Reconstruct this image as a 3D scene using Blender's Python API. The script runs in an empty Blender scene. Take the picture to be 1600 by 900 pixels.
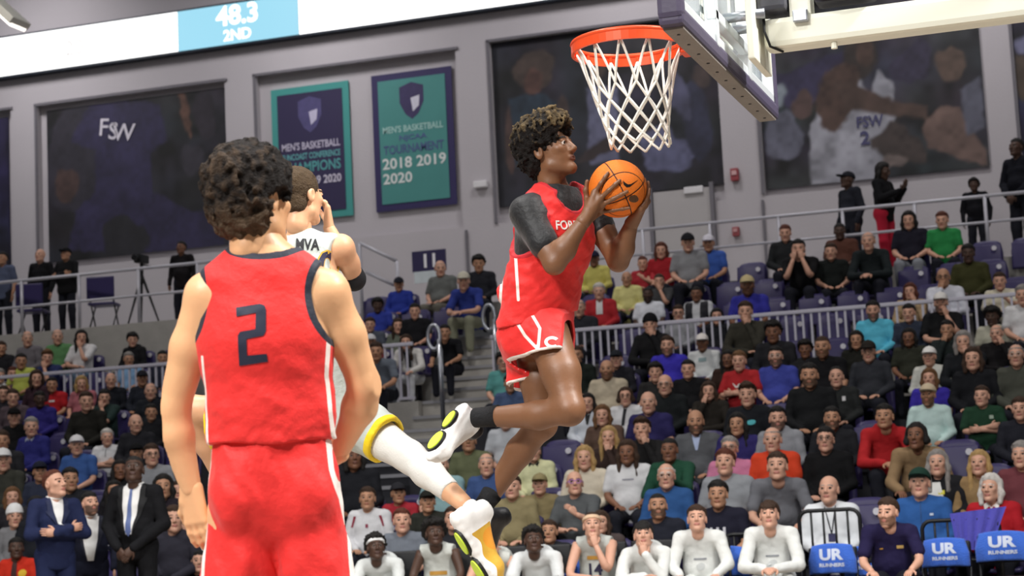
import bpy, bmesh, math, random
import numpy as np
from mathutils import Vector, Matrix
from mathutils.bvhtree import BVHTree

random.seed(7); RNG = np.random.default_rng(11)
scene = bpy.context.scene
COL = scene.collection

# ------------------------------------------------------------------ camera
# world: X along the sideline, Y from the baseline towards the stands, Z up; hoop centre stands over (0, 0)
CAM = np.array([1.8997, -7.392, 1.0836]); YAW, PITCH, ROLL, FOC = -.3223, .1244, -.0489, 2900.0
_fw = np.array([math.sin(YAW)*math.cos(PITCH), math.cos(YAW)*math.cos(PITCH), math.sin(PITCH)])
_r = np.array([math.cos(YAW), -math.sin(YAW), 0.0]); _u = np.cross(_r, _fw)
_R = _r*math.cos(ROLL) + _u*math.sin(ROLL); _U = -_r*math.sin(ROLL) + _u*math.cos(ROLL)
cam_d = bpy.data.cameras.new('camera'); cam = bpy.data.objects.new('camera', cam_d); COL.objects.link(cam)
m = Matrix(((_R[0], _U[0], -_fw[0], CAM[0]), (_R[1], _U[1], -_fw[1], CAM[1]), (_R[2], _U[2], -_fw[2], CAM[2]), (0, 0, 0, 1)))
cam.matrix_world = m
cam_d.sensor_width = 36.0; cam_d.lens = FOC/1600*36.0; cam_d.clip_end = 200
cam_d.dof.use_dof = True; cam_d.dof.focus_distance = 7.8; cam_d.dof.aperture_fstop = 5.0
scene.camera = cam

# ------------------------------------------------------------------ world, lamps, exposure
wd = bpy.data.worlds.new('arena_air'); scene.world = wd; wd.use_nodes = True
wd.node_tree.nodes['Background'].inputs[0].default_value = (0.80, 0.84, 0.95, 1)
wd.node_tree.nodes['Background'].inputs[1].default_value = 0.085
scene.view_settings.view_transform = 'Standard'; scene.view_settings.look = 'None'
scene.view_settings.gamma = 1.0; scene.view_settings.use_curve_mapping = False
scene.view_settings.exposure = 0.12
def area(name, loc, target, size, power, col=(1, .98, .95)):
    d = bpy.data.lights.new(name, 'AREA'); d.shape = 'DISK'; d.size = size; d.energy = power; d.color = col
    o = bpy.data.objects.new(name, d); COL.objects.link(o); o.location = loc
    o.rotation_euler = (Vector(target)-Vector(loc)).to_track_quat('-Z', 'Y').to_euler()
    return o
for lx in (-13, -5, 3):
    for ly in (-9, 1):
        area('court_lamp', (lx, ly, 13.0), (lx+(.5 if lx < 0 else -1), ly+2, 0), 1.6, 360).data.spread = math.radians(105)
area('side_highlight_fill', (8, -1, 11.0), (-1.5, 0, 1.8), 1.2, 420, (1, .98, .95)).data.spread = math.radians(80)  # unseen lamp, added to put highlights on the players' right sides
area('player_back_fill', (-3, -13, 10.0), (-1.5, -1, 1.8), 1.6, 260, (1, .98, .95)).data.spread = math.radians(70)  # unseen lamp, added to light the nearest player's back
for lx in (-15, -6, 3):
    area('stand_lamp', (lx, 12.5, 13.0), (lx, 16.5, 2.5), 1.2, 130, (1, .95, .9)).data.spread = math.radians(120)
for lx in (-18, -12, -6, 0):
    area('wall_fill', (lx, 20.8, 12.6), (lx, 24, 8.0), 1.5, 85, (1, .97, .98)).data.spread = math.radians(120)  # unseen lamps, added to brighten the back wall

# ------------------------------------------------------------------ helpers: picture point to place
def _ray(px, py): return _fw*FOC + _R*(px-800) + _U*(450-py)
def atY(px, py, Y):
    d = _ray(px, py); return CAM + d*((Y-CAM[1])/d[1])
def atD(px, py, D): return CAM + _ray(px, py)*(D/FOC)
def proj(P):
    d = np.asarray(P, float)-CAM; z = d@_fw
    return 800+FOC*(d@_R)/z, 450-FOC*(d@_U)/z, FOC/z

def lin(c):
    if isinstance(c, str): c = tuple(int(c[i:i+2], 16)/255 for i in (0, 2, 4))
    return tuple((x/12.92 if x <= .04045 else ((x+.055)/1.055)**2.4) for x in c[:3])

# ------------------------------------------------------------------ helpers: procedural materials
_MC = {}
def mat(name, col, rough=.6, metal=0., bump=0., bscale=60., var=.12, vscale=8., emit=None, spec=.4, sheen=0., alpha=1., trans=0., sss=0.):
    key = (name, str(col), rough, metal, bump, bscale, var, vscale, emit, alpha)
    if key in _MC: return _MC[key]
    mt = bpy.data.materials.new(name); mt.use_nodes = True; nt = mt.node_tree; N = nt.nodes; L = nt.links
    b = N['Principled BSDF']; c = lin(col)
    b.inputs['Roughness'].default_value = rough; b.inputs['Metallic'].default_value = metal
    b.inputs['Specular IOR Level'].default_value = spec
    if sheen: b.inputs['Sheen Weight'].default_value = sheen
    if alpha < 1: b.inputs['Alpha'].default_value = alpha
    if trans: b.inputs['Transmission Weight'].default_value = trans
    if sss: b.inputs['Subsurface Weight'].default_value = sss; b.inputs['Subsurface Radius'].default_value = (.02, .008, .005); b.inputs['Subsurface Scale'].default_value = .3
    tc = N.new('ShaderNodeTexCoord')
    if var > 0:
        n = N.new('ShaderNodeTexNoise'); n.inputs['Scale'].default_value = vscale; n.inputs['Detail'].default_value = 3
        L.new(tc.outputs['Object'], n.inputs['Vector'])
        mx = N.new('ShaderNodeMix'); mx.data_type = 'RGBA'
        mx.inputs[6].default_value = (*[x*(1-var) for x in c], 1); mx.inputs[7].default_value = (*[min(1, x*(1+var)) for x in c], 1)
        L.new(n.outputs['Fac'], mx.inputs[0]); L.new(mx.outputs[2], b.inputs['Base Color'])
    else: b.inputs['Base Color'].default_value = (*c, 1)
    if bump > 0:
        n2 = N.new('ShaderNodeTexNoise'); n2.inputs['Scale'].default_value = bscale; n2.inputs['Detail'].default_value = 4
        L.new(tc.outputs['Object'], n2.inputs['Vector'])
        bp = N.new('ShaderNodeBump'); bp.inputs['Strength'].default_value = bump; bp.inputs['Distance'].default_value = .02
        L.new(n2.outputs['Fac'], bp.inputs['Height']); L.new(bp.outputs['Normal'], b.inputs['Normal'])
    if emit:
        b.inputs['Emission Color'].default_value = (*lin(emit[0]), 1); b.inputs['Emission Strength'].default_value = emit[1]
    _MC[key] = mt; return mt

def hair_mat(name, base, tip, lo, hi):
    """hair that grows lighter towards the ends of the curls (attribute tip)"""
    mt = bpy.data.materials.new(name); mt.use_nodes = True; N = mt.node_tree.nodes; L = mt.node_tree.links; b = N['Principled BSDF']; b.inputs['Roughness'].default_value = .75
    b.inputs['Specular IOR Level'].default_value = .25
    a = N.new('ShaderNodeAttribute'); a.attribute_name = 'tip'; r = N.new('ShaderNodeMapRange'); r.inputs[1].default_value = lo; r.inputs[2].default_value = hi; L.new(a.outputs['Fac'], r.inputs[0])
    m2 = N.new('ShaderNodeMix'); m2.data_type = 'RGBA'; m2.inputs[6].default_value = (*lin(base), 1); m2.inputs[7].default_value = (*lin(tip), 1); L.new(r.outputs[0], m2.inputs[0]); L.new(m2.outputs[2], b.inputs['Base Color'])
    tc = N.new('ShaderNodeTexCoord'); n2 = N.new('ShaderNodeTexNoise'); n2.inputs['Scale'].default_value = 170; n2.inputs['Detail'].default_value = 4; L.new(tc.outputs['Object'], n2.inputs['Vector'])
    bp = N.new('ShaderNodeBump'); bp.inputs['Strength'].default_value = .9; bp.inputs['Distance'].default_value = .01; L.new(n2.outputs['Fac'], bp.inputs['Height']); L.new(bp.outputs['Normal'], b.inputs['Normal'])
    return mt
def layered(name, base, layers, rough=.65, bump=.25, bscale=30., sheen=.1, var=.08, spec=.3):
    """cloth or leather whose colour changes along drawn borders: layers = [(attribute, low, high, colour)]"""
    mt = bpy.data.materials.new(name); mt.use_nodes = True; nt = mt.node_tree; N = nt.nodes; L = nt.links
    b = N['Principled BSDF']; b.inputs['Roughness'].default_value = rough; b.inputs['Specular IOR Level'].default_value = spec
    b.inputs['Sheen Weight'].default_value = sheen
    tc = N.new('ShaderNodeTexCoord'); n = N.new('ShaderNodeTexNoise'); n.inputs['Scale'].default_value = 7
    L.new(tc.outputs['Object'], n.inputs['Vector'])
    mx = N.new('ShaderNodeMix'); mx.data_type = 'RGBA'; c = lin(base)
    mx.inputs[6].default_value = (*[x*(1-var) for x in c], 1); mx.inputs[7].default_value = (*[min(1, x*(1+var)) for x in c], 1)
    L.new(n.outputs['Fac'], mx.inputs[0]); cur = mx.outputs[2]
    for at, lo, hi, colr in layers:
        a = N.new('ShaderNodeAttribute'); a.attribute_name = at
        g = N.new('ShaderNodeMath'); g.operation = 'GREATER_THAN'; g.inputs[1].default_value = lo; L.new(a.outputs['Fac'], g.inputs[0])
        l = N.new('ShaderNodeMath'); l.operation = 'LESS_THAN'; l.inputs[1].default_value = hi; L.new(a.outputs['Fac'], l.inputs[0])
        p = N.new('ShaderNodeMath'); p.operation = 'MULTIPLY'; L.new(g.outputs[0], p.inputs[0]); L.new(l.outputs[0], p.inputs[1])
        m2 = N.new('ShaderNodeMix'); m2.data_type = 'RGBA'; m2.inputs[7].default_value = (*lin(colr), 1)
        L.new(p.outputs[0], m2.inputs[0]); L.new(cur, m2.inputs[6]); cur = m2.outputs[2]
    L.new(cur, b.inputs['Base Color'])
    if bump:
        n2 = N.new('ShaderNodeTexNoise'); n2.inputs['Scale'].default_value = bscale; n2.inputs['Detail'].default_value = 5
        L.new(tc.outputs['Object'], n2.inputs['Vector'])
        bp = N.new('ShaderNodeBump'); bp.inputs['Strength'].default_value = bump; bp.inputs['Distance'].default_value = .01
        L.new(n2.outputs['Fac'], bp.inputs['Height']); L.new(bp.outputs['Normal'], b.inputs['Normal'])
    return mt

# ------------------------------------------------------------------ helpers: objects
def tag(o, label=None, cat=None, group=None, kind=None):
    if label: o['label'] = label
    if cat: o['category'] = cat
    if group: o['group'] = group
    if kind: o['kind'] = kind
    return o
def thing(name, label, cat, loc=(0, 0, 0), rotz=0., group=None, kind=None):
    o = bpy.data.objects.new(name, None); COL.objects.link(o); o.location = tuple(loc); o.rotation_euler = (0, 0, rotz)
    o.empty_display_size = .1
    return tag(o, label, cat, group, kind)
def mkmesh(name, V, F, mats, midx=None, smooth=True, attrs=None):
    me = bpy.data.meshes.new(name)
    V = np.asarray(V, np.float32)
    if isinstance(F, np.ndarray):
        k = F.shape[1]; nf = len(F)
        me.vertices.add(len(V)); me.vertices.foreach_set('co', V.ravel())
        me.loops.add(nf*k); me.loops.foreach_set('vertex_index', F.astype(np.int32).ravel())
        me.polygons.add(nf); me.polygons.foreach_set('loop_start', np.arange(0, nf*k, k, dtype=np.int32))
        me.update(calc_edges=True)
    else:
        me.from_pydata([tuple(map(float, v)) for v in V], [], [tuple(map(int, f)) for f in F])
    for m_ in mats: me.materials.append(m_)
    if midx is not None: me.polygons.foreach_set('material_index', np.asarray(midx, np.int32))
    me.polygons.foreach_set('use_smooth', np.full(len(me.polygons), bool(smooth)))
    if attrs:
        for k_, a in attrs.items():
            at = me.attributes.new(k_, 'FLOAT', 'POINT'); at.data.foreach_set('value', np.asarray(a, np.float32))
    me.update(); return me
def link(name, me, parent=None, loc=None):
    o = bpy.data.objects.new(name, me); COL.objects.link(o)
    if parent is not None: o.parent = parent
    if loc is not None: o.location = tuple(loc)
    return o
def objmat(o, mats):
    """materials carried by the object, so that copies may share one mesh"""
    for i, m_ in enumerate(mats):
        if i < len(o.material_slots):
            o.material_slots[i].link = 'OBJECT'; o.material_slots[i].material = m_

class MB:
    """collects boxes, tubes and lathes into one mesh"""
    def __init__(s): s.v = []; s.f = []; s.m = []; s.n = 0
    def add(s, V, F, mi=0):
        s.v.append(np.asarray(V, float)); s.f += [tuple(int(i)+s.n for i in f) for f in F]; s.m += [mi]*len(F); s.n += len(V); return s
    def box(s, c, d, mi=0, rot=None, bev=0.):
        hx, hy, hz = [q/2 for q in d]
        if bev <= 0:
            V = np.array([(x, y, z) for x in (-hx, hx) for y in (-hy, hy) for z in (-hz, hz)])
            F = [(0, 1, 3, 2), (4, 6, 7, 5), (0, 4, 5, 1), (2, 3, 7, 6), (0, 2, 6, 4), (1, 5, 7, 3)]
        else:
            bm = bmesh.new(); bmesh.ops.create_cube(bm, size=1.0)
            for v in bm.verts: v.co = Vector((v.co.x*d[0], v.co.y*d[1], v.co.z*d[2]))
            bmesh.ops.bevel(bm, geom=list(bm.edges), offset=bev, segments=2, profile=.6, affect='EDGES')
            bm.verts.ensure_lookup_table(); bm.verts.index_update()
            V = np.array([v.co[:] for v in bm.verts]); F = [[v.index for v in f.verts] for f in bm.faces]; bm.free()
        if rot is not None: V = V@np.array(rot).T
        return s.add(V+np.array(c, float), F, mi)
    def tube(s, pts, rad, seg=8, mi=0, closed=False, cap=True, flat=None):
        P = np.asarray(pts, float); n = len(P); rad = np.full(n, rad) if np.isscalar(rad) else np.asarray(rad, float)
        if closed: T = np.roll(P, -1, 0)-np.roll(P, 1, 0)
        else:
            T = np.empty_like(P); T[1:-1] = P[2:]-P[:-2]; T[0] = P[1]-P[0]; T[-1] = P[-1]-P[-2]
        T /= np.linalg.norm(T, axis=1)[:, None]+1e-12
        a = np.array([0, 0, 1.]) if abs(T[0][2]) < .9 else np.array([1., 0, 0])
        nrm = np.cross(T[0], a); nrm /= np.linalg.norm(nrm); V = []
        for i in range(n):
            nrm = nrm-T[i]*(nrm@T[i]); nrm /= np.linalg.norm(nrm)+1e-12; bn = np.cross(T[i], nrm)
            for k in range(seg):
                an = 2*math.pi*k/seg; o = (nrm*math.cos(an)+bn*math.sin(an))*rad[i]
                if flat is not None: o = o+flat[0]*(o@flat[0])*(flat[1]-1)
                V.append(P[i]+o)
        F = []
        for i in range(n if closed else n-1):
            j = (i+1) % n
            for k in range(seg):
                l = (k+1) % seg; F.append((i*seg+k, i*seg+l, j*seg+l, j*seg+k))
        if cap and not closed:
            F.append(tuple(range(seg-1, -1, -1))); F.append(tuple((n-1)*seg+k for k in range(seg)))
        return s.add(V, F, mi)
    def build(s, name, mats, parent=None, smooth=False, loc=None):
        V = np.concatenate(s.v)
        me = mkmesh(name, V, s.f, mats if isinstance(mats, (list, tuple)) else [mats], s.m, smooth)
        o = link(name, me, parent, loc)
        if smooth == 'auto': pass
        return o
def box_obj(name, c, d, m_, parent=None, bev=0., rot=None): return MB().box(c, d, 0, rot, bev).build(name, m_, parent)

# ------------------------------------------------------------------ helpers: implicit shapes meshed by surface nets
def vnoise(P, scale, seed=0):
    q = P/scale; i = np.floor(q).astype(np.int64); f = q-i; f = f*f*(3-2*f); out = np.zeros(P.shape[:-1])
    for dx in (0, 1):
        for dy in (0, 1):
            for dz in (0, 1):
                h = (i[..., 0]+dx)*374761393+(i[..., 1]+dy)*668265263+(i[..., 2]+dz)*2147483647+seed*974634777
                h = (h ^ (h >> 13))*1274126177; h = (h ^ (h >> 16)) & 0xffff
                w = (f[..., 0] if dx else 1-f[..., 0])*(f[..., 1] if dy else 1-f[..., 1])*(f[..., 2] if dz else 1-f[..., 2])
                out += w*(h/32767.5-1)
    return out
def d_cone(P, a, b, r1, r2, sq=None):
    a = np.asarray(a, float); b = np.asarray(b, float); pa = P-a; ba = b-a
    if sq is not None:
        n, s = sq; n = np.asarray(n, float); k = 1/s-1
        pa = pa+(pa@n)[..., None]*n*k; ba = ba+(ba@n)*n*k
    t = np.clip((pa@ba)/max(ba@ba, 1e-12), 0, 1)
    return np.linalg.norm(pa-t[..., None]*ba, axis=-1)-(r1+(r2-r1)*t)
def d_ell(P, c, r, rot=None):
    q = P-np.asarray(c, float)
    if rot is not None: q = q@np.asarray(rot)
    r = np.asarray(r, float); k0 = np.linalg.norm(q/r, axis=-1); k1 = np.linalg.norm(q/(r*r), axis=-1)
    return np.where(k1 > 1e-9, k0*(k0-1)/np.maximum(k1, 1e-9), -r.min())
def smin(a, b, k):
    if k <= 0: return np.minimum(a, b)
    h = np.clip(.5+.5*(b-a)/k, 0, 1); return b+(a-b)*h-k*h*(1-h)
def surfnet(D, org, h):
    s = D < 0; nx, ny, nz = D.shape
    c = np.zeros((nx-1, ny-1, nz-1), np.int8)
    for i in (0, 1):
        for j in (0, 1):
            for k in (0, 1): c += s[i:nx-1+i, j:ny-1+j, k:nz-1+k]
    act = (c > 0) & (c < 8); ids = np.argwhere(act)
    if len(ids) == 0: return np.zeros((0, 3)), np.zeros((0, 4), int)
    idx = np.full(act.shape, -1, np.int64); idx[act] = np.arange(len(ids))
    acc = np.zeros((len(ids), 3)); cnt = np.zeros(len(ids)); I = ids
    for ax in range(3):
        o1, o2 = [q for q in range(3) if q != ax]
        for a in (0, 1):
            for b in (0, 1):
                p = I.copy(); p[:, o1] += a; p[:, o2] += b; q = p.copy(); q[:, ax] += 1
                d0 = D[p[:, 0], p[:, 1], p[:, 2]]; d1 = D[q[:, 0], q[:, 1], q[:, 2]]; x = (d0 < 0) != (d1 < 0)
                t = np.where(x, d0/np.where(d0 == d1, 1, d0-d1), 0)
                off = np.zeros((len(I), 3)); off[:, ax] = t; off[:, o1] = a; off[:, o2] = b
                acc += off*x[:, None]; cnt += x
    V = np.asarray(org)+h*(ids+acc/cnt[:, None]); Fs = []
    for ax in range(3):
        o1, o2 = [(1, 2), (2, 0), (0, 1)][ax]
        sl0 = [slice(None)]*3; sl1 = [slice(None)]*3; sl0[ax] = slice(0, -1); sl1[ax] = slice(1, None)
        x = s[tuple(sl0)] != s[tuple(sl1)]; e = np.argwhere(x)
        e = e[(e[:, o1] > 0) & (e[:, o2] > 0) & (e[:, o1] < D.shape[o1]-1) & (e[:, o2] < D.shape[o2]-1)]
        if not len(e): continue
        def g(da, db):
            q = e.copy(); q[:, o1] += da; q[:, o2] += db; return idx[q[:, 0], q[:, 1], q[:, 2]]
        Q = np.stack([g(-1, -1), g(0, -1), g(0, 0), g(-1, 0)], 1)
        flip = ~s[e[:, 0], e[:, 1], e[:, 2]]; Q[flip] = Q[flip][:, ::-1]; Fs.append(Q[(Q >= 0).all(1)])
    return V, np.concatenate(Fs)
class SDF:
    def __init__(s, lo, hi, h):
        s.lo = np.asarray(lo, float); s.h = h; n = np.maximum(4, np.ceil((np.asarray(hi)-s.lo)/h).astype(int)+1); s.n = n
        s.D = np.full(tuple(n), .5)
        s.ax = [s.lo[i]+h*np.arange(n[i]) for i in range(3)]
    def _sub(s, lo, hi, pad):
        a = np.clip(np.floor((np.asarray(lo)-pad-s.lo)/s.h).astype(int), 0, s.n); b = np.clip(np.ceil((np.asarray(hi)+pad-s.lo)/s.h).astype(int)+1, 0, s.n)
        if (b <= a).any(): return None, None
        sl = tuple(slice(a[i], b[i]) for i in range(3))
        return sl, np.stack(np.meshgrid(*[s.ax[i][sl[i]] for i in range(3)], indexing='ij'), -1)
    def _op(s, sl, d, k, op):
        if op == 'u': s.D[sl] = smin(s.D[sl], d, k)
        elif op == 's': s.D[sl] = -smin(-s.D[sl], d, k)
        elif op == 'i': s.D[sl] = -smin(-s.D[sl], -d, k)
    def cone(s, a, b, r1, r2, k=.03, sq=None, op='u'):
        a = np.asarray(a, float); b = np.asarray(b, float); R = max(r1, r2)
        sl, P = s._sub(np.minimum(a, b)-R, np.maximum(a, b)+R, k+4*s.h+.01)
        if sl is not None: s._op(sl, d_cone(P, a, b, r1, r2, sq), k, op)
        return s
    def chain(s, pts, rad, k=.02, sq=None):
        for i in range(len(pts)-1): s.cone(pts[i], pts[i+1], rad[i], rad[i+1], k, sq)
        return s
    def ell(s, c, r, k=.02, rot=None, op='u'):
        R = max(r) if rot is not None else np.asarray(r); sl, P = s._sub(np.asarray(c)-R, np.asarray(c)+R, k+4*s.h+.01)
        if sl is not None: s._op(sl, d_ell(P, c, r, rot), k, op)
        return s
    def fn(s, f, lo=None, hi=None):
        sl, P = s._sub(s.lo if lo is None else lo, s.lo+s.h*s.n if hi is None else hi, 0); s.D[sl] = f(s.D[sl], P); return s
    def mesh(s):
        s.D[0] = s.D[-1] = .5; s.D[:, 0] = s.D[:, -1] = .5; s.D[:, :, 0] = s.D[:, :, -1] = .5
        return surfnet(s.D, s.lo, s.h)
def unit(v): v = np.asarray(v, float); return v/(np.linalg.norm(v)+1e-12)
def basis(fwd, up=(0, 0, 1)):
    """columns: right, back, up for something whose face looks along fwd"""
    f = unit(fwd); x = unit(np.cross(f, up)); z = np.cross(x, f); return np.stack([x, -f, z], 1)

# ------------------------------------------------------------------ helpers: flat print on a surface
def _flat_from_curve(cu):
    o = bpy.data.objects.new('tmp', cu); COL.objects.link(o); bpy.context.view_layer.update()
    me = bpy.data.meshes.new_from_object(o.evaluated_get(bpy.context.evaluated_depsgraph_get()))
    V = np.array([v.co[:] for v in me.vertices]); F = [tuple(p.vertices) for p in me.polygons]
    bpy.data.objects.remove(o); bpy.data.meshes.remove(me); bpy.data.curves.remove(cu); return V, F
_TX = {}
def text_flat(txt, width=None, height=None, bold=.0, shear=0.):
    key = (txt, bold, shear)
    if key not in _TX:
        cu = bpy.data.curves.new('t', 'FONT'); cu.body = txt; cu.align_x = 'CENTER'; cu.align_y = 'CENTER'; cu.offset = bold; cu.resolution_u = 3; cu.shear = shear
        _TX[key] = _flat_from_curve(cu)
    V, F = _TX[key]; V = V.copy()
    c = (V.min(0)+V.max(0))/2; V -= c; ex = V.max(0)-V.min(0)
    sx = (width/ex[0]) if width else None; sy = (height/ex[1]) if height else None
    sx = sx or sy; sy = sy or sx; V[:, 0] *= sx; V[:, 1] *= sy; return V, F
def poly_flat(loops):
    cu = bpy.data.curves.new('p', 'CURVE'); cu.dimensions = '2D'; cu.fill_mode = 'BOTH'
    for lp in loops:
        sp = cu.splines.new('POLY'); sp.points.add(len(lp)-1); sp.use_cyclic_u = True
        for p, q in zip(sp.points, lp): p.co = (q[0], q[1], 0, 1)
    return _flat_from_curve(cu)
def refine(V, F, L):
    bm = bmesh.new(); vs = [bm.verts.new(v) for v in V]
    for f in F:
        try: bm.faces.new([vs[i] for i in f])
        except ValueError: pass
    bmesh.ops.triangulate(bm, faces=list(bm.faces))
    for _ in range(6):
        es = [e for e in bm.edges if e.calc_length() > L]
        if not es: break
        bmesh.ops.subdivide_edges(bm, edges=es, cuts=1); bmesh.ops.triangulate(bm, faces=[f for f in bm.faces if len(f.verts) > 3])
    bm.verts.index_update(); V = np.array([v.co[:] for v in bm.verts]); F = [[v.index for v in f.verts] for f in bm.faces]; bm.free(); return V, F
def decal(name, VF, org, right, up, target, m_, parent, base, L=.012, off=.0025, reach=.35):
    """lays a flat print onto a mesh (target = (verts, faces) in world space) along -normal"""
    V, F = refine(*VF, L); right = unit(right); up = unit(up); n = np.cross(right, up)
    bvh = target if isinstance(target, BVHTree) else BVHTree.FromPolygons([tuple(v) for v in target[0]], [tuple(f) for f in target[1]])
    out = []; miss = set()
    for i, v in enumerate(V):
        p = np.asarray(org)+right*v[0]+up*v[1]; hit = bvh.ray_cast(Vector(p+n*reach), Vector(-n), reach*2)
        if hit[0] is None: miss.add(i)
        out.append((np.array(hit[0]) if hit[0] is not None else p)+n*off)
    F = [f for f in F if not miss.intersection(f)]; used = sorted({i for f in F for i in f}); re_ = {u_: k_ for k_, u_ in enumerate(used)}
    out = [out[i] for i in used]; F = [[re_[i] for i in f] for f in F]
    return link(name, mkmesh(name, np.array(out)-np.asarray(base), F, [m_], None, True), parent)
def flat_print(name, VF, org, right, up, m_, parent, mi=None):
    V, F = VF; right = unit(right); up = unit(up)
    return link(name, mkmesh(name, np.asarray(org)+V[:, :1]*right+V[:, 1:2]*up, F, [m_], None, False), parent)
# ================================================================== the setting
M_wall = mat('painted_wall', 'b3aeb2', .85, bump=.15, bscale=25, var=.05, vscale=1.2)
M_conc = mat('concrete', 'b0ada8', .9, bump=.3, bscale=40, var=.15, vscale=5)
M_dark = mat('dark_concrete', '34343a', .85, bump=.2, bscale=40, var=.2, vscale=4)
M_rail = mat('grey_paint_steel', 'c4c3cc', .4, .2, var=.05)
M_steel = mat('brushed_steel', 'b9bcc4', .3, .8, var=.05)
M_black = mat('black_paint', '141416', .45, var=.2)
M_white = mat('white_paint', 'eceadf', .5, var=.05, vscale=5)
M_purple = mat('purple_plastic', '332b5c', .42, bump=.05, bscale=80, var=.1, vscale=6)
AISLE = (-8.0, -6.9)
YR = [9.9+.85*i for i in range(9)]+[18.2+.8*j for j in range(4)]
ZR = [.265*i+.0042*i*i for i in range(9)]+[2.87+.377*j for j in range(4)]
XL, XR = -20.5, 3.4
ZC = 4.62   # concourse floor

fl = MB().box((-6, 1, -.05), (44, 18, .1)).build('floor', mat('court_wood', '8d8378', .3, bump=.03, bscale=8, var=.2, vscale=3)); tag(fl, kind='structure')
st = thing('terrace_stand', None, None, (0, 0, 0)); tag(st, kind='structure')
for i in range(13):
    y0 = YR[i]-.5; y1 = YR[i]+.36 if i < 8 else (17.75 if i == 8 else YR[i]+.31)
    xr = [(XL, AISLE[0]), (AISLE[1], XR)]
    for k, (a, b) in enumerate(xr):
        if i >= 11 and k == 0: a = -11.2
        zb = max(-.02, ZR[i]-1.2)
        box_obj('terrace_step', ((a+b)/2, (y0+y1)/2, (ZR[i]+zb)/2), (b-a, y1-y0, ZR[i]-zb), M_dark if i < 9 else M_conc, st)
# aisle stairs, two steps to a row
stairs = thing('aisle_stairs', None, None, (0, 0, 0)); tag(stairs, kind='structure')
M_nose = mat('stair_nosing', '9a9aa0', .6, var=.1)
for i in range(13):
    z0 = ZR[i-1] if i else 0.; y0 = YR[i]-.75; n = 2
    zp = z0
    for s_ in range(n):
        z = z0+(ZR[i]-z0)*(s_+1)/n; ya = YR[i]-.75+s_*.42; yb = YR[i]+.6
        if z <= .01: continue
        zz = z-s_*.002
        sp = box_obj('stair_step', ((AISLE[0]+AISLE[1])/2, (ya+yb)/2, (zz+zp-.05)/2), (AISLE[1]-AISLE[0]-.01, yb-ya, zz-zp+.05), M_conc if i > 7 else M_dark, stairs)
        box_obj('step_nosing', ((AISLE[0]+AISLE[1])/2, ya-.004, zz-.02), (AISLE[1]-AISLE[0]-.02, .03, .045), M_nose, sp)
        zp = z
con = MB()
con.box(((-11.2+XR)/2, (20.95+24)/2, ZC-.2), (XR+11.2, 24-20.95, .4))
con.box(((XL-11.2)/2, (19.55+24)/2, ZC-.7), (-11.2-XL, 24-19.55, 1.4))
tag(con.build('floor_concourse', M_conc), kind='structure')

# back wall with its recessed bays
WY = 24.0; BAYS = [(-22.5, -18.98, 6.4, 9.75), (-18.36, -14.2, 6.48, 9.74), (-13.53, -9.46, 6.42, 9.75), (-8.79, -4.6, 6.42, 9.8), (-3.9, -.08, 6.45, 9.8), (.42, 4.6, 6.4, 9.8)]
wb = MB(); wb.box((-9, WY+.3, 9.0), (29, .3, 9.4))
wb.box((-9, WY+.075, (4.3+6.42)/2), (29, .15, 6.42-4.3)); wb.box((-9, WY+.075, (9.78+13.6)/2), (29, .15, 13.6-9.78))
xs = [-23.5]
for a, b, z0, z1 in BAYS:
    wb.box(((xs[-1]+a)/2, WY+.075, 8.1), (a-xs[-1], .15, 3.36)); xs.append(b)
wb.box(((xs[-1]+5.5)/2, WY+.075, 8.1), (5.5-xs[-1], .15, 3.36))
tag(wb.build('wall_back', M_wall), kind='structure')
M_shadowgap = mat('trim_grey', '6d6a70', .8, var=.05)
for n, (a, b, z0, z1) in enumerate(BAYS):
    t = MB(); t.box(((a+b)/2, WY-.01, z1+.0), (b-a+.12, .05, .05)); t.box((a-.03, WY-.01, (z0+z1)/2), (.05, .05, z1-z0));  # dark strips drawn in for the shadow line along the recess edges
    tag(t.build('trim_%d' % (n+1), M_shadowgap), kind='structure')
# wall panels low down: shallow door and panel joints
dr = MB().box((-5.36, WY-.03, 5.62), (1.02, .06, 2.1)).build('door_1', mat('door_paint', 'aaa6a6', .7, var=.04)); tag(dr, kind='structure')
box_obj('door_frame', (-5.92, WY-.05, 5.65), (.07, .1, 2.2), M_shadowgap, dr); box_obj('door_frame', (-4.82, WY-.05, 5.65), (.07, .1, 2.2), M_shadowgap, dr)
box_obj('door_handle', (-5.02, WY-.09, 5.65), (.12, .06, .03), M_steel, dr)
tb = MB()
for x in (-9.4, -3.95, .3): tb.box((x, WY-.02, 5.4), (.04, .05, 1.9))
tag(tb.build('trim_7', M_shadowgap), kind='structure')

# LED ribbon board: a housing, lit panels, lettering
led = thing('ribbon_scoreboard', 'long glowing white ribbon scoreboard across the top of the grey wall', 'scoreboard', (-9, 23.8, 10.76))
box_obj('housing', (0, .1, 0), (29, .2, .86), mat('housing_black', '1c2430', .5), led)
def ledp(x0, x1, colr, e): return box_obj('lit_panel', ((x0+x1)/2+9, -.01, 0), (x1-x0-.01, .03, .78), mat('led_'+colr, '0c0e12', .6, var=0, emit=(colr, e)), led)
ledp(-23.4, -15.06, 'ffffff', 1.6); ledp(-15.05, -12.5, '9fdcf2', .95); ledp(-12.49, -7.4, 'ffffff', 2.2); ledp(-7.39, -6.5, 'f28ab0', .9); ledp(-6.49, 5.4, 'ffffff', 2.0)
M_ledw = mat('led_letters', '0c0e12', .6, var=0, emit=('ffffff', 1.6)); M_ledg = mat('led_faint', '0c0e12', .6, var=0, emit=('efebe8', .86))
flat_print('led_text', text_flat('48.3', height=.40, bold=.03), (-13.78+9, -.03, .17), (1, 0, 0), (0, 0, 1), M_ledw, led)
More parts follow.
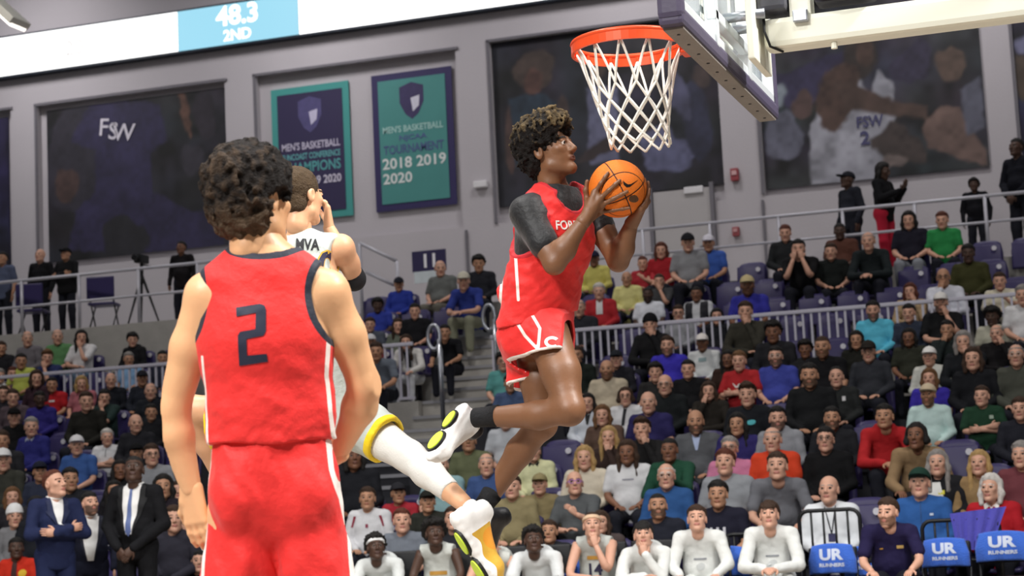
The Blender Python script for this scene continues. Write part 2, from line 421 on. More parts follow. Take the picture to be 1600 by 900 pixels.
flat_print('led_text', text_flat('2ND', height=.22, bold=.03), (-13.78+9, -.03, -.22), (1, 0, 0), (0, 0, 1), M_ledw, led)
flat_print('led_text', text_flat('20', height=.3), (-17.35+9, -.03, -.02), (1, 0, 0), (0, 0, 1), M_ledg, led)

# hanging lamp at the upper left corner of the view
p0 = atY(-30, -14, 17.); p1 = atY(32, 42, 17.); c = (p0+p1)/2; L_ = np.linalg.norm(p1-p0)
lampf = thing('hanging_light', 'white hanging strip light above the left end of the scoreboard', 'light', c)
dirv = unit(p1-p0); ang = math.atan2(-dirv[2], dirv[0]); rot = np.array([[math.cos(ang), 0, math.sin(ang)], [0, 1, 0], [-math.sin(ang), 0, math.cos(ang)]])
MB().box((0, 0, .05), (L_, .5, .12), 0, rot, .015).build('lamp_housing', M_white, lampf)
MB().box(rot@np.array([0, 0, -.035]), (L_*.94, .4, .05), 0, rot).build('lamp_tube', mat('lamp_glow', 'ffffff', .4, var=0, emit=('fff4ea', 2.0)), lampf)
MB().tube([(-L_*.3, 0, .3), (-L_*.3, 0, 3.)], .01, 6).build('hanger_wire', M_steel, lampf)

# ------------------------------------------------------------------ posters and banners (flat print on thin panels)
YP = WY+.10
def blob(cx, cz, rx, rz, n=26, wob=.12, seed=0, rot=0.):
    r_ = random.Random(seed); ph = [r_.uniform(0, 6.28) for _ in range(4)]; out = []
    for k in range(n):
        a = 2*math.pi*k/n; q = 1+wob*(math.sin(2*a+ph[0])+.6*math.sin(3*a+ph[1])+.4*math.sin(5*a+ph[2])); x = rx*q*math.cos(a); z = rz*q*math.sin(a)
        out.append((cx+x*math.cos(rot)-z*math.sin(rot), cz+x*math.sin(rot)+z*math.cos(rot)))
    return out
def soft_mat(name):
    if name in _MC: return _MC[name]
    mt = bpy.data.materials.new(name); mt.use_nodes = True; N = mt.node_tree.nodes; L = mt.node_tree.links; at = N.new('ShaderNodeAttribute'); at.attribute_name = 'ink'
    L.new(at.outputs['Color'], N['Principled BSDF'].inputs['Base Color']); N['Principled BSDF'].inputs['Roughness'].default_value = .7; _MC[name] = mt; return mt
def panel(name, label, x0, x1, z0, z1, base_col, shapes, var=.5, vs=1.6):
    """a printed sheet: the picture is ink on a fine grid, each shape with a soft edge"""
    t = thing(name, label, 'poster' if 'poster' in name else 'banner', ((x0+x1)/2, YP, z0))
    MB().box((0, 0, (z1-z0)/2), (x1-x0, .03, z1-z0)).build('panel', mat(name+'_print_'+base_col, base_col, .6, var=.06, vscale=vs), t)
    if not shapes: return t
    nx, nz = 180, 140; X, Z = np.meshgrid(np.linspace(x0, x1, nx), np.linspace(z0, z1, nz)); P = np.stack([X, np.zeros_like(X), Z], -1)
    c = np.array(lin(base_col))*(1+.8*vnoise(P, .5, 3)+.5*vnoise(P, .17, 5))[..., None]*np.ones(3); c = c*(1+.25*np.stack([vnoise(P, .6, 11), vnoise(P, .6, 12), vnoise(P, .6, 13)], -1))
    for lp, colr in shapes:
        Q = np.array(lp); A = Q; B_ = np.roll(Q, -1, 0); ins = np.zeros(X.shape, bool); d = np.full(X.shape, 9.)
        for a_, b_ in zip(A, B_):
            ab = b_-a_; tt = np.clip(((X-a_[0])*ab[0]+(Z-a_[1])*ab[1])/(ab@ab+1e-9), 0, 1); d = np.minimum(d, np.hypot(X-a_[0]-tt*ab[0], Z-a_[1]-tt*ab[1]))
            cr = ((a_[1] > Z) != (b_[1] > Z)) & (X < (b_[0]-a_[0])*(Z-a_[1])/(b_[1]-a_[1]+1e-12)+a_[0]); ins ^= cr
        sd = np.where(ins, d, -d)+.03*vnoise(P, .12, 7); al = np.clip(sd/.09+.5, 0, 1); al = (al*al*(3-2*al))[..., None]
        cc = np.array(lin(colr))*(1+.3*vnoise(P, .25, 9)+.2*vnoise(P, .09, 10))[..., None]; c = c*(1-al)+cc*al
    g_ = c.mean(-1, keepdims=True); c = np.clip((g_+(c-g_)*.8)*.72, .002, 1); V = np.stack([X.ravel()-(x0+x1)/2, np.full(X.size, -.018), Z.ravel()-z0], 1)
    I = np.arange(nx*nz).reshape(nz, nx); F = np.stack([I[:-1, :-1].ravel(), I[:-1, 1:].ravel(), I[1:, 1:].ravel(), I[1:, :-1].ravel()], 1)
    me = mkmesh('printed_picture', V, F, [soft_mat('poster_ink')], None, False); ca = me.attributes.new('ink', 'FLOAT_COLOR', 'POINT'); ca.data.foreach_set('color', np.concatenate([c.reshape(-1, 3), np.ones((nx*nz, 1))], 1).astype(np.float32).ravel())
    link('printed_picture', me, t); return t
def pp(pts): return [tuple(atY(x, y, YP)[[0, 2]]) for x, y in pts]
def pb(x, y, rx, ry, seed=0, wob=.12, rot=0.):
    c_ = atY(x, y, YP); return blob(c_[0], c_[2], rx/88., ry/88., 24, wob, seed, rot)
po = panel('wall_poster', 'large dark wall poster with white FSW letters at the left', -18.2, -14.25, 6.56, 9.62, '24222c', [
    (pb(120, 250, 55, 110, 3), '2e2a38'), (pb(320, 180, 22, 40, 5), '2b2430'), (pb(105, 290, 22, 34, 4), '4a332f'),
    (pp([(108, 392), (120, 330), (150, 300), (150, 235), (110, 220), (140, 165), (200, 158), (250, 162), (262, 220), (235, 240), (240, 300), (300, 330), (345, 330), (350, 385), (250, 395)]), '2d2650'),
    (pb(195, 372, 44, 38, 9), '24232b'), (pb(290, 175, 8, 40, 6, .1, .2), '6a4636'), (pb(300, 250, 20, 30, 7), '34303c')])
t_c = atY(178, 205, YP)
for ch, dx, dz in (('F', -.2, .1), ('S', 0, 0.), ('W', .23, -.05)):
    flat_print('letter', text_flat(ch, height=.34, bold=.01), (t_c[0]+dx+16.225, -.03, t_c[2]+dz-6.56), (1, 0, -.12), (.12, 0, 1), mat('print_white', 'cfcad4', .6), po)
panel('edge_poster', 'dark purple wall poster cut off at the left edge', -22.4, -19.1, 6.6, 9.6, '2a2448', [(pb(-40, 300, 40, 60, 2), '3a3366')])
def banner(x0, x1, z0, z1, ca, cb, label):
    t = panel('championship_banner', label, x0, x1, z0, z1, ca, [], var=.06)
    box_obj('inner_field', (0, -.02, (z1-z0)/2), (x1-x0-.26, .012, z1-z0-.26), mat('field_'+cb, cb, .6, var=.08, vscale=3), t)
    return t
def blines(t, items):
    for txt, w, h, z, colr in items:
        flat_print('printed_line', text_flat(txt, width=w, height=h, bold=.02), (0, -.032, z), (1, 0, 0), (0, 0, 1), mat('ink_'+colr, colr, .6, var=.1), t)
def shield(t, z, ca, cb):
    V, F = poly_flat([[(-.24, .28), (0, .36), (.24, .28), (.24, -.02), (.13, -.24), (0, -.34), (-.13, -.24), (-.24, -.02)]])
    flat_print('printed_crest', (V, F), (0, -.030, z), (1, 0, 0), (0, 0, 1), mat('ink_'+ca, ca, .6, var=.3, vscale=9), t)
    V, F = poly_flat([[(-.02, .06), (.16, .1), (.14, -.1), (.02, -.2)]])
    flat_print('printed_crest', (V, F), (0, -.032, z), (1, 0, 0), (0, 0, 1), mat('ink_'+cb, cb, .6, var=.2), t)
b1 = banner(-13.27, -11.66, 6.87, 9.44, '3f8f8a', '2c2548', 'dark purple championship banner with a teal border')
shield(b1, 2.0, '4a4570', 'b9b4cc')
blines(b1, [("MEN'S BASKETBALL", 1.2, .15, 1.42, 'b9b3c6'), ('SUNCOAST CONFERENCE', 1.2, .12, 1.22, '5fa3a5'), ('CHAMPIONS', 1.2, .2, 1.01, '4f9596'), ('2018 2019 2020', 1.2, .16, .74, 'c9c3d2')])
b2 = banner(-11.19, -9.59, 6.87, 9.46, '2c2552', '43837f', 'teal championship banner with a dark purple border')
shield(b2, 2.02, '352d55', 'c4c2cf')
blines(b2, [("MEN'S BASKETBALL", 1.2, .13, 1.52, '9fc4be'), ('NJCAA', .55, .13, 1.33, '4a5a86'), ('TOURNAMENT', 1.2, .17, 1.14, '46557f'), ('2018 2019', 1.26, .21, .88, 'd3d8d6')])
flat_print('printed_line', text_flat('2020', width=.58, height=.2, bold=.02), (-.34, -.032, .6), (1, 0, 0), (0, 0, 1), mat('ink_d3d8d6', 'd3d8d6', .6, var=.1), b2)
panel('team_poster', 'dark team photo poster behind the basketball hoop', -8.77, -4.62, 6.72, 9.77, '26242e', [
    (pb(835, 110, 32, 34, 1, .08), '4a3a33'), (pb(833, 128, 16, 22, 2, .06), '5d3c33'), (pp([(795, 155), (820, 148), (850, 148), (872, 160), (876, 250), (800, 262)]), '25384a'),
    (pb(797, 220, 7, 60, 3), '59403a'), (pb(880, 175, 9, 26, 5), '54403d'), (pb(935, 105, 14, 19, 6, .06), '463632'), (pp([(918, 140), (935, 132), (965, 138), (968, 250), (922, 258)]), '6b6c8e'),
    (pb(1005, 120, 16, 20, 8), '3a302f'), (pb(1040, 235, 40, 38, 9, .2), '62648c'), (pb(1090, 190, 22, 60, 10), '2d2f4b'), (pb(1095, 120, 13, 17, 12), '4c3a37'), (pb(970, 215, 60, 16, 13, .2, .4), '3c2f30'), (pb(1060, 150, 18, 34, 15, .2, .5), '4f4f70')])
panel('action_poster', 'large wall poster of a white-jersey player shaking hands', -3.88, -.12, 6.54, 9.75, '33333d', [
    (pb(1260, 130, 60, 40, 1, .3), '3a3358'), (pb(1215, 150, 14, 17, 2), '8b97a3'), (pb(1225, 215, 26, 42, 3), '6a6b80'), (pb(1255, 165, 16, 22, 20), '5c4440'),
    (pp([(1268, 290), (1266, 195), (1290, 160), (1300, 108), (1330, 100), (1360, 150), (1372, 112), (1395, 130), (1398, 180), (1385, 270), (1368, 283)]), 'a9a9b6'),
    (pb(1345, 90, 24, 34, 4, .08), '3d332f'), (pb(1352, 84, 13, 20, 5, .06), '5a4238'), (pb(1308, 150, 32, 50, 6, .08, -.3), '5b4238'),
    (pp([(1300, 130), (1330, 128), (1400, 158), (1450, 165), (1448, 186), (1390, 180), (1320, 172)]), '584239'),
    (pp([(1440, 200), (1470, 165), (1500, 168), (1542, 240), (1544, 258), (1500, 250), (1450, 230)]), '7a5f56'), (pb(1405, 225, 34, 30, 11, .25), '4d403d'),
    (pb(1485, 100, 20, 28, 8, .1), '6a5346'), (pp([(1500, 140), (1530, 120), (1540, 200), (1510, 215)]), '65667a'), (pb(1425, 100, 26, 34, 14, .2), '3b3450'), (pb(1398, 252, 16, 10, 16), '8e7b76')])
tpst = [o for o in COL.objects if o.name.startswith('action_poster')][0]
c_ = atY(1360, 190, YP); flat_print('jersey_letters', text_flat('FSW', width=.45, height=.2, bold=.02), (c_[0]+2.0, -.04, c_[2]-6.54), (1, 0, 0), (0, 0, 1), mat('ink_navy', '47466a', .6), tpst)
c_ = atY(1352, 216, YP); flat_print('jersey_letters', text_flat('2', width=.16, height=.24, bold=.03), (c_[0]+2.0, -.04, c_[2]-6.54), (1, 0, 0), (0, 0, 1), mat('ink_navy', '47466a', .6), tpst)
panel('corner_poster', 'dark wall poster cut off at the right edge', .42, 4.4, 6.54, 9.75, '2c2a4c', [(pb(1600, 70, 14, 14, 2), '7a7aa0'), (pb(1596, 120, 10, 40, 4), '5a4a3c')])

# ------------------------------------------------------------------ small things on the wall
def wallbox(name, label, cat, px, py, w, h, col, extra=None):
    c_ = atY(px, py, WY-.05); t = thing(name, label, cat, c_)
    MB().box((0, 0, 0), (w, .1, h), 0, None, .015).build('housing', mat(name+'_p', col, .5), t)
    if extra: MB().box((0, -.055, h*.12), (w*.6, .02, h*.35)).build('front_plate', mat(name+'_f', extra, .4), t)
wallbox('alarm_horn', 'red fire alarm box high on the pier beside the team poster', 'alarm', 1148, 273, .14, .22, '8f3a40', 'c8a0a0')
wallbox('alarm_pull', 'red fire alarm pull station low on the wall', 'alarm', 1150, 362, .12, .16, '93454a', 'b98d8d')
wallbox('emergency_light', 'small white emergency light box beside the teal banner', 'light', 751, 288, .26, .12, 'd6d4d6')
wallbox('door_light', 'small white light box above the grey door', 'light', 1084, 297, .34, .12, 'd2d0d2')
c_ = atY(671, 418, 22.5); sg = thing('section_sign', 'purple section sign reading 11 on the concourse', 'sign', c_)
MB().box((0, 0, .12), (.62, .05, .36)).build('board', mat('sign_purple', '2f2850', .5), sg); MB().box((-.02, -.005, -.16), (.52, .05, .2)).build('lower_board', mat('sign_white', 'c9d2d6', .5), sg)
flat_print('sign_text', text_flat('11', height=.24, bold=.03), (.02, -.032, .12), (1, 0, 0), (0, 0, 1), mat('ink_white', 'f0eef4', .5), sg)
MB().tube([(0, .02, -.2), (0, .02, ZC-c_[2]+.005)], .02, 8).build('post', M_rail, sg)

# ------------------------------------------------------------------ railings
def rail(name, label, x0, x1, Y, ztop, zbot, zfloor, posts, r=.028, extra_bottom=True):
    t = thing(name, label, 'railing', ((x0+x1)/2, Y, zfloor)); cx = (x0+x1)/2
    MB().tube([(x0-cx, 0, ztop-zfloor), (x1-cx, 0, ztop-zfloor)], r, 8).build('top_rail', M_rail, t, True)
    if zbot: MB().tube([(x0-cx, 0, zbot-zfloor), (x1-cx, 0, zbot-zfloor)], r*.8, 8).build('mid_rail', M_rail, t, True)
    for x in posts: MB().tube([(x-cx, 0, ztop-zfloor), (x-cx, 0, 0)], r, 8).build('post', M_rail, t, True)
    return t
rail('concourse_rail', 'pale grey two-bar railing along the right concourse', -6.6, 3.2, 21.2, 5.6, 5.2, ZC, [-6.5, -5.4, -4.3, -3.2, -2.2, -1.1, -.05, 1.0, 2.1])
rail('terrace_rail', 'pale grey two-bar railing along the left concourse', -20, -12.0, 19.62, 5.53, 5.08, ZC, [-18.9, -17.4, -15.9, -14.78, -13.65, -12.55])
gr = thing('baluster_rail', 'white balustrade railing between the lower and upper seats', 'railing', (-4, 17.72, 2.5))
for a, b in ((-15.5, AISLE[0]-.05), (AISLE[1]+.05, 3.0)):
    MB().box(((a+b)/2+4, 0, 1.21), (b-a, .05, .055), 0, None, .012).build('top_rail', mat('rail_white', 'd0cedc', .4, var=.04), gr)
    MB().box(((a+b)/2+4, 0, .42), (b-a, .04, .04)).build('bottom_rail', mat('rail_white', 'd0cedc', .4, var=.04), gr)
bal = mkmesh('baluster', *(lambda q: (np.concatenate(q.v), q.f))(MB().box((0, 0, .8), (.03, .024, .78))), [mat('rail_white', 'd0cedc', .4, var=.04)], None, False)
k = 0
for a, b in ((-13.9, AISLE[0]-.05), (AISLE[1]+.08, 1.2)):
    x = a
    while x < b:
        ppx = proj((x, 17.72, 3.6))[0]
        if not (300 < ppx < 560 or 790 < ppx < 880): link('baluster', bal, gr, (x+4, 0, 0))
        x += .115
# looped handrails beside the aisle
def hoop_rail(name, label, px, ytop, ybot, Y, wpx, hpx):
    a = atY(px, ytop, Y); b = atY(px, ybot, Y); s = proj(a)[2]; base = np.array([a[0], Y, b[2]]); t = thing(name, label, 'handrail', base)
    H = a[2]-b[2]; w = wpx/s/2; h = hpx/s/2
    pts = [(w*math.cos(q), .0, H-h+h*math.sin(q)) for q in np.linspace(0, 2*math.pi, 22)[:-1]]
    MB().tube(pts, .026, 8, closed=True).build('grip_loop', M_steel, t, True)
    MB().tube([(w*.8, 0, H-h*1.2), (w*.9, 0, 0)], .026, 8).build('post', M_steel, t, True)
    MB().tube([(-w*.3, .3, H-2*h+.02), (-w*.3, .3, -.05)], .024, 8).build('post', M_steel, t, True)
    MB().tube([(w*.85, 0, H-h*1.5), (-w*.3, .3, H-2*h+.02)], .02, 8).build('brace', M_steel, t, True)
hoop_rail('stair_handrail', 'bright looped steel handrail beside the spectator in the white jacket', 677, 508, 656, 15.0, 20, 38)
hoop_rail('upper_handrail', 'bright looped steel handrail higher on the aisle stairs', 763, 476, 600, 17.2, 20, 40)
t = thing('sloping_handrail', 'dark sloping handrail at the top of the stairs beside the concourse', 'handrail', atY(570, 440, 20.7))
q0 = atY(562, 380, 20.7)-atY(570, 440, 20.7); q1 = atY(620, 408, 20.7)-atY(570, 440, 20.7); q2 = atY(572, 425, 20.7)-atY(570, 440, 20.7); q3 = atY(615, 445, 20.7)-atY(570, 440, 20.7)
MB().tube([q0, q1], .03, 8).build('upper_bar', M_rail, t, True); MB().tube([q2, q3], .03, 8).build('lower_bar', M_rail, t, True)
MB().tube([q0, q0-np.array([0, 0, 1.3])], .03, 8).build('post', M_rail, t, True)
MB().tube([q1, q1-np.array([0, 0, 1.0])], .03, 8).build('post', M_rail, t, True)
# camera tripod and folded chair on the left concourse
c_ = atY(221, 405, 20.6); base = np.array([c_[0], 20.6, ZC]); H = c_[2]-ZC
tp = thing('camera_tripod', 'black video camera on a tripod behind the left railing', 'tripod', base)
MB().box((0, 0, H), (.14, .3, .15), 0, None, .02).tube([(0, -.15, H), (0, -.26, H)], .05, 10).build('camera_body', M_black, tp)
MB().tube([(0, 0, H-.08), (0, 0, H-.35)], .03, 8).build('head', M_black, tp); MB().tube([(.02, .02, H-.1), (.2, .12, H-.14)], .012, 6).build('pan_handle', M_black, tp)
for k in range(3):
    a = 2.2+k*2*math.pi/3; MB().tube([(0, 0, H-.28), (.34*math.cos(a), .34*math.sin(a), 0)], [.028, .014], 8).build('leg', M_black, tp)

# purple folding chairs left on the concourse
for k_, (px_, lab_) in enumerate(((163, 'dark purple folding chair standing left of the tripod'), (52, 'dark purple folding chair behind the railing at the far left'))):
    c_ = atY(px_, 485, 20.15); t = thing('folding_chair', lab_, 'chair', (c_[0], 20.15, ZC), .25)
    MB().box((0, 0, .44), (.46, .42, .05), 0, None, .02).build('seat', M_purple, t); MB().box((0, -.2, .70), (.48, .05, .40), 0, None, .024).build('backrest', M_purple, t)
    for x in (-.2, .2):
        MB().tube([(x, -.2, .6), (x, .2, 0)], .014, 8).build('leg', M_black, t); MB().tube([(x, .18, .44), (x, -.22, 0)], .014, 8).build('leg', M_black, t)
# ================================================================== hoop, backboard and its arm
M_rim = mat('rim_orange', 'f2552a', .35, .1, var=.06); M_net = mat('net_cord', 'f1eee4', .85, var=.08, vscale=40)
M_pad = mat('pad_purple', '4a4358', .55, bump=.05, var=.1); M_padu = mat('pad_underside', '857f79', .8, bump=.15, bscale=50, var=.15)
hp = thing('basketball_hoop', 'orange basketball rim with a white cord net and glass backboard', 'hoop', (0, 0, 2.6))
Z = .45
ring = MB()
th = np.linspace(0, 2*math.pi, 49)[:-1]
ring.tube([(.236*math.cos(a), .236*math.sin(a), Z) for a in th], .0105, 8, closed=True)
rm = ring.build('rim', M_rim, hp, True)
band = MB(); V = []; F = []
for k, a in enumerate(th):
    for rr, zz in ((.232, Z-.004), (.243, Z-.004), (.243, Z-.045), (.232, Z-.045)): V.append((rr*math.cos(a), rr*math.sin(a), zz))
n = len(th)
for k in range(n):
    j = (k+1) % n
    for q in range(4): F.append((k*4+q, k*4+(q+1) % 4, j*4+(q+1) % 4, j*4+q))
band.add(V, F); band.build('rim_band', M_rim, rm)
br = MB(); br.box((.30, 0, Z-.01), (.15, .14, .035), 0, None, .008); br.box((.275, 0, Z-.055), (.1, .10, .06), 0, None, .008)
br.box((.372, 0, Z-.05), (.016, .17, .2), 0, None, .004); br.build('rim_bracket', M_rim, hp)
for s_ in (-1, 1): MB().tube([(.21, .1*s_, Z-.03), (.36, .07*s_, Z-.09)], .012, 6).build('brace', M_rim, hp, True)
# net: 12 loops, each cord a tube; sixteen knots down the diamond mesh
net = thing('tmp', None, None); bpy.data.objects.remove(net)
def nprof(t):   # t 0..1 down the net: radius and drop
    return (.226-.112*t**.75+.012*max(0, t-.85)*6, .0-.42*t)
NS = 12
sway = lambda t: np.array([.03*t*t, -.01*t, 0])
def npt(i, t):
    a = 2*math.pi*(i)/NS+.1; r_, dz = nprof(t); return np.array([r_*math.cos(a), r_*math.sin(a), Z-.03+dz])+sway(t)
ts = [0., .42, .57, .70, .82, .92, 1.0]
netm = MB()
for i in range(NS):
    for s_ in (-1, 1):
        path = []
        for k in range(len(ts)):
            path.append(npt(i+s_*.5*(k), ts[k]))
        P = []
        for k in range(len(path)-1):
            for q in np.linspace(0, 1, 5)[:-1]:
                tt = ts[k]+(ts[k+1]-ts[k])*q; P.append(npt(i+s_*.5*(k+q), tt))
        P.append(path[-1]); netm.tube(P, .0058, 5)
nt_o = netm.build('net', M_net, hp, True); nt_o['kind'] = 'stuff'
hooks = MB()
for i in range(NS):
    p = npt(i, 0); hooks.tube([p+np.array([0, 0, .02]), p+np.array([0, 0, -.012])], .007, 6)
hooks.build('net_hooks', M_rim, rm)
# backboard: glass, frame, pad
bb = thing('backboard', 'glass backboard with a dark purple padded bottom edge', 'backboard', (.381, 0, 2.9))
gm = mat('board_glass', 'dff0f0', .03, var=0, trans=.0, alpha=.22, spec=.6)
MB().box((.008, 0, .535), (.014, 1.80, 1.06)).build('glass_pane', gm, bb)
M_alu = mat('frame_white', 'dde2e4', .35, .3, var=.04)
for y in (-.9, .9): MB().box((.035, y, .535), (.05, .05, 1.07), 0, None, .006).build('frame_side', M_alu, bb)
MB().box((.035, 0, .03), (.05, 1.82, .05), 0, None, .006).build('frame_bottom', M_alu, bb); MB().box((.035, 0, 1.05), (.05, 1.82, .05), 0, None, .006).build('frame_top', M_alu, bb)
for y in (-.32, .32): MB().box((.045, y, .5), (.05, .05, 1.0), 0, None, .006).build('frame_post', M_alu, bb)
for z in (.13, .5): MB().box((.05, 0, z), (.04, .7, .045), 0, None, .006).build('frame_bar', M_alu, bb)
MB().box((.022, 0, -.02), (.095, 1.88, .07), 0, None, .018).build('pad', M_pad, bb)
for y in (-.915, .915): MB().box((.022, y, .17), (.098, .065, .40), 0, None, .022).build('corner_pad', M_pad, bb)
un = MB().box((.022, 0, -.058), (.075, 1.80, .010)).build('pad_underside', M_padu, bb)
for k in range(11): MB().tube([(.022, -.82+k*.164, -.0655), (.022, -.82+k*.164, -.062)], .0065, 8).build('bolt', M_black, un)
sq = MB(); 
for c_, d_ in (((-.001, 0, .16), (.004, .61, .05)), ((-.001, 0, .6), (.004, .61, .05)), ((-.001, -.28, .38), (.004, .05, .45)), ((-.001, .28, .38), (.004, .05, .45))): sq.box(c_, d_)
sq.build('target_square', M_white, bb)
# supporting arm
ar = thing('hoop_arm', 'white steel arm carrying the backboard from the right', 'support arm', (.5, 0, 2.9))
M_arm = mat('arm_white', 'efeedd', .45, var=.05, vscale=3)
MB().box((2.0, 0, .095), (3.84, .13, .125), 0, None, .025).build('main_beam', M_arm, ar)
MB().box((2.3, .0, .62), (3.6, .12, .14), 0, None, .02).build('upper_beam', M_arm, ar)
MB().box((.05, 0, .14), (.03, .36, .34), 0, None, .006).build('mount_plate', M_arm, ar)
for y in (-.1, .1): MB().tube([(-.07, y, .17), (.1, y, .17)], .022, 8).build('bolt_tube', M_steel, ar, True)
MB().box((.235, 0, .36), (.09, .10, .42), 0, None, .012).build('upright', M_arm, ar)
MB().box((.125, -.02, .255), (.12, .15, .15), 0, None, .02).build('motor_box', mat('motor_grey', '4a4a52', .5), ar)
MB().box((.42, -.03, .25), (.24, .12, .13), 0, None, .02).build('shot_clock_box', mat('box_dark', '33333c', .5), ar)
MB().box((.44, -.093, .215), (.17, .005, .035)).build('warning_sticker', mat('sticker_yellow', 'f1df2a', .5), ar)
MB().tube([(.3, -.09, .21), (.42, -.105, .185), (.65, -.09, .195), (1.1, -.08, .25)], .007, 6).build('cable', M_black, ar, True)
MB().tube([(.09, -.075, .2), (.09, -.08, .1), (.11, -.08, .035), (.15, -.02, .022)], .006, 6).build('cable', M_black, ar, True)
MB().box((.24, -.075, .145), (.06, .04, .05), 0, None, .005).build('clamp', M_steel, ar); MB().tube([(.36, -.03, .04), (.36, -.03, .005)], .013, 8).build('drain_stub', M_arm, ar)
# the stanchion the arm leads to stands on the floor to the right, outside the view
MB().box((3.9, 0, -1.1), (.3, .3, 3.6), 0, None, .03).build('stanchion', M_arm, ar); MB().box((4.2, 0, -2.78), (1.6, 1.0, .22), 0, None, .03).build('stanchion_base', M_pad, ar)
# ================================================================== people: shared shapes
SKIN = {1: 'd3a28a', 2: 'b98a6d', 3: '835a44', 4: '4f382d'}
def skin_mats(t, hair):
    b = SKIN[t]; l = {1: 'b8766a', 2: 'a0654f', 3: '6e4438', 4: '4a2f29'}[t]
    return [mat('skin_%d' % t, b, .5, bump=.05, bscale=90, var=.1, vscale=14, spec=.35), mat('eye_white', '776d66', .4, var=0), mat('eye_dark', '1c1512', .25, var=0), mat('lip_%d' % t, l, .5, var=.05), mat('hair_'+hair, hair, .7, bump=.6, bscale=120, var=.35, vscale=30)]
HAIRC = {'bk': '15110f', 'br': '3a2618', 'lb': '6b4a2c', 'bl': 'b08f5c', 'gy': '8f8a86', 'wh': 'cfcac4', 'rd': '5a2c1c'}

def head_sdf(h, fem=0., grow=0.):
    S = SDF((-.115, -.155, -.23), (.115, .15, .155), h)
    S.ell((0, .018, .035), (.077, .097, .088), .0); S.ell((0, -.028, -.03), (.063-.003*fem, .070, .088), .03)
    for s in (-1, 1):
        S.cone((.047*s, -.008, -.068), (.012*s, -.07, -.099), .022, .02, .02); S.ell((.042*s, -.064, -.012), (.022, .02, .018), .02)
    S.ell((0, -.080, -.097), (.020, .016, .016), .02)
    S.cone((-.036, -.086, .029), (.036, -.086, .029), .010-.002*fem, .010-.002*fem, .016)
    for s in (-1, 1):
        S.ell((.032*s, -.107, .008), (.019, .017, .0115), .012, op='s'); S.ell((.032*s, -.0825, .007), (.0125, .0125, .0115), .002)
        S.cone((.019*s, -.0935, .0165), (.045*s, -.087, .015), .0045, .0045, .004)
    S.cone((0, -.090, .02), (0, -.113, -.024), .0085, .0125, .012)
    for s in (-1, 1): S.ell((.0125*s, -.101, -.03), (.0085, .011, .008), .008)
    S.cone((-.019, -.090, -.058), (.019, -.090, -.058), .0065, .0065, .008); S.ell((0, -.0955, -.0545), (.019, .007, .005), .006); S.ell((0, -.0945, -.0655), (.018, .0075, .006), .006)
    S.ell((0, -.112, -.0602), (.021, .016, .0024), .003, op='s')
    for s in (-1, 1):
        S.ell((.079*s, .014, -.002), (.0105, .021, .033), .008); S.ell((.091*s, .010, .0), (.009, .012, .02), .006, op='s')
    S.cone((0, .025, -.05), (0, .036, -.125), .053-.008*fem, .053-.008*fem, .03)
    if grow: S.D -= grow
    return S
def head_regions(V, F):
    c = V[F].mean(1); mi = np.zeros(len(F), int)
    for s in (-1, 1):
        e = np.array([.032*s, -.0825, .007]); d = np.linalg.norm(c-e, axis=1); ok = (d < .0142) & (c[:, 1] < -.086) & (np.abs(c[:, 2]-.007) < .0085); mi[ok] = 1
        mi[ok & (np.hypot(c[:, 0]-e[0], c[:, 2]-e[2]) < .0078)] = 2
        br = (np.abs(c[:, 0]-.033*s) < .0205) & (np.abs(c[:, 2]-.0315+.12*np.abs(np.abs(c[:, 0])-.03)) < .0052) & (c[:, 1] < -.06); mi[br] = 4
    mi[(np.abs(c[:, 0]) < .023) & (c[:, 2] > -.0715) & (c[:, 2] < -.0505) & (c[:, 1] < -.0905)] = 3
    return mi
HEADS = {}
def head(fem=0., h=.0062):
    k = (fem, h)
    if k not in HEADS:
        V, F = head_sdf(h, fem).mesh(); HEADS[k] = (V, F, head_regions(V, F))
    return HEADS[k]

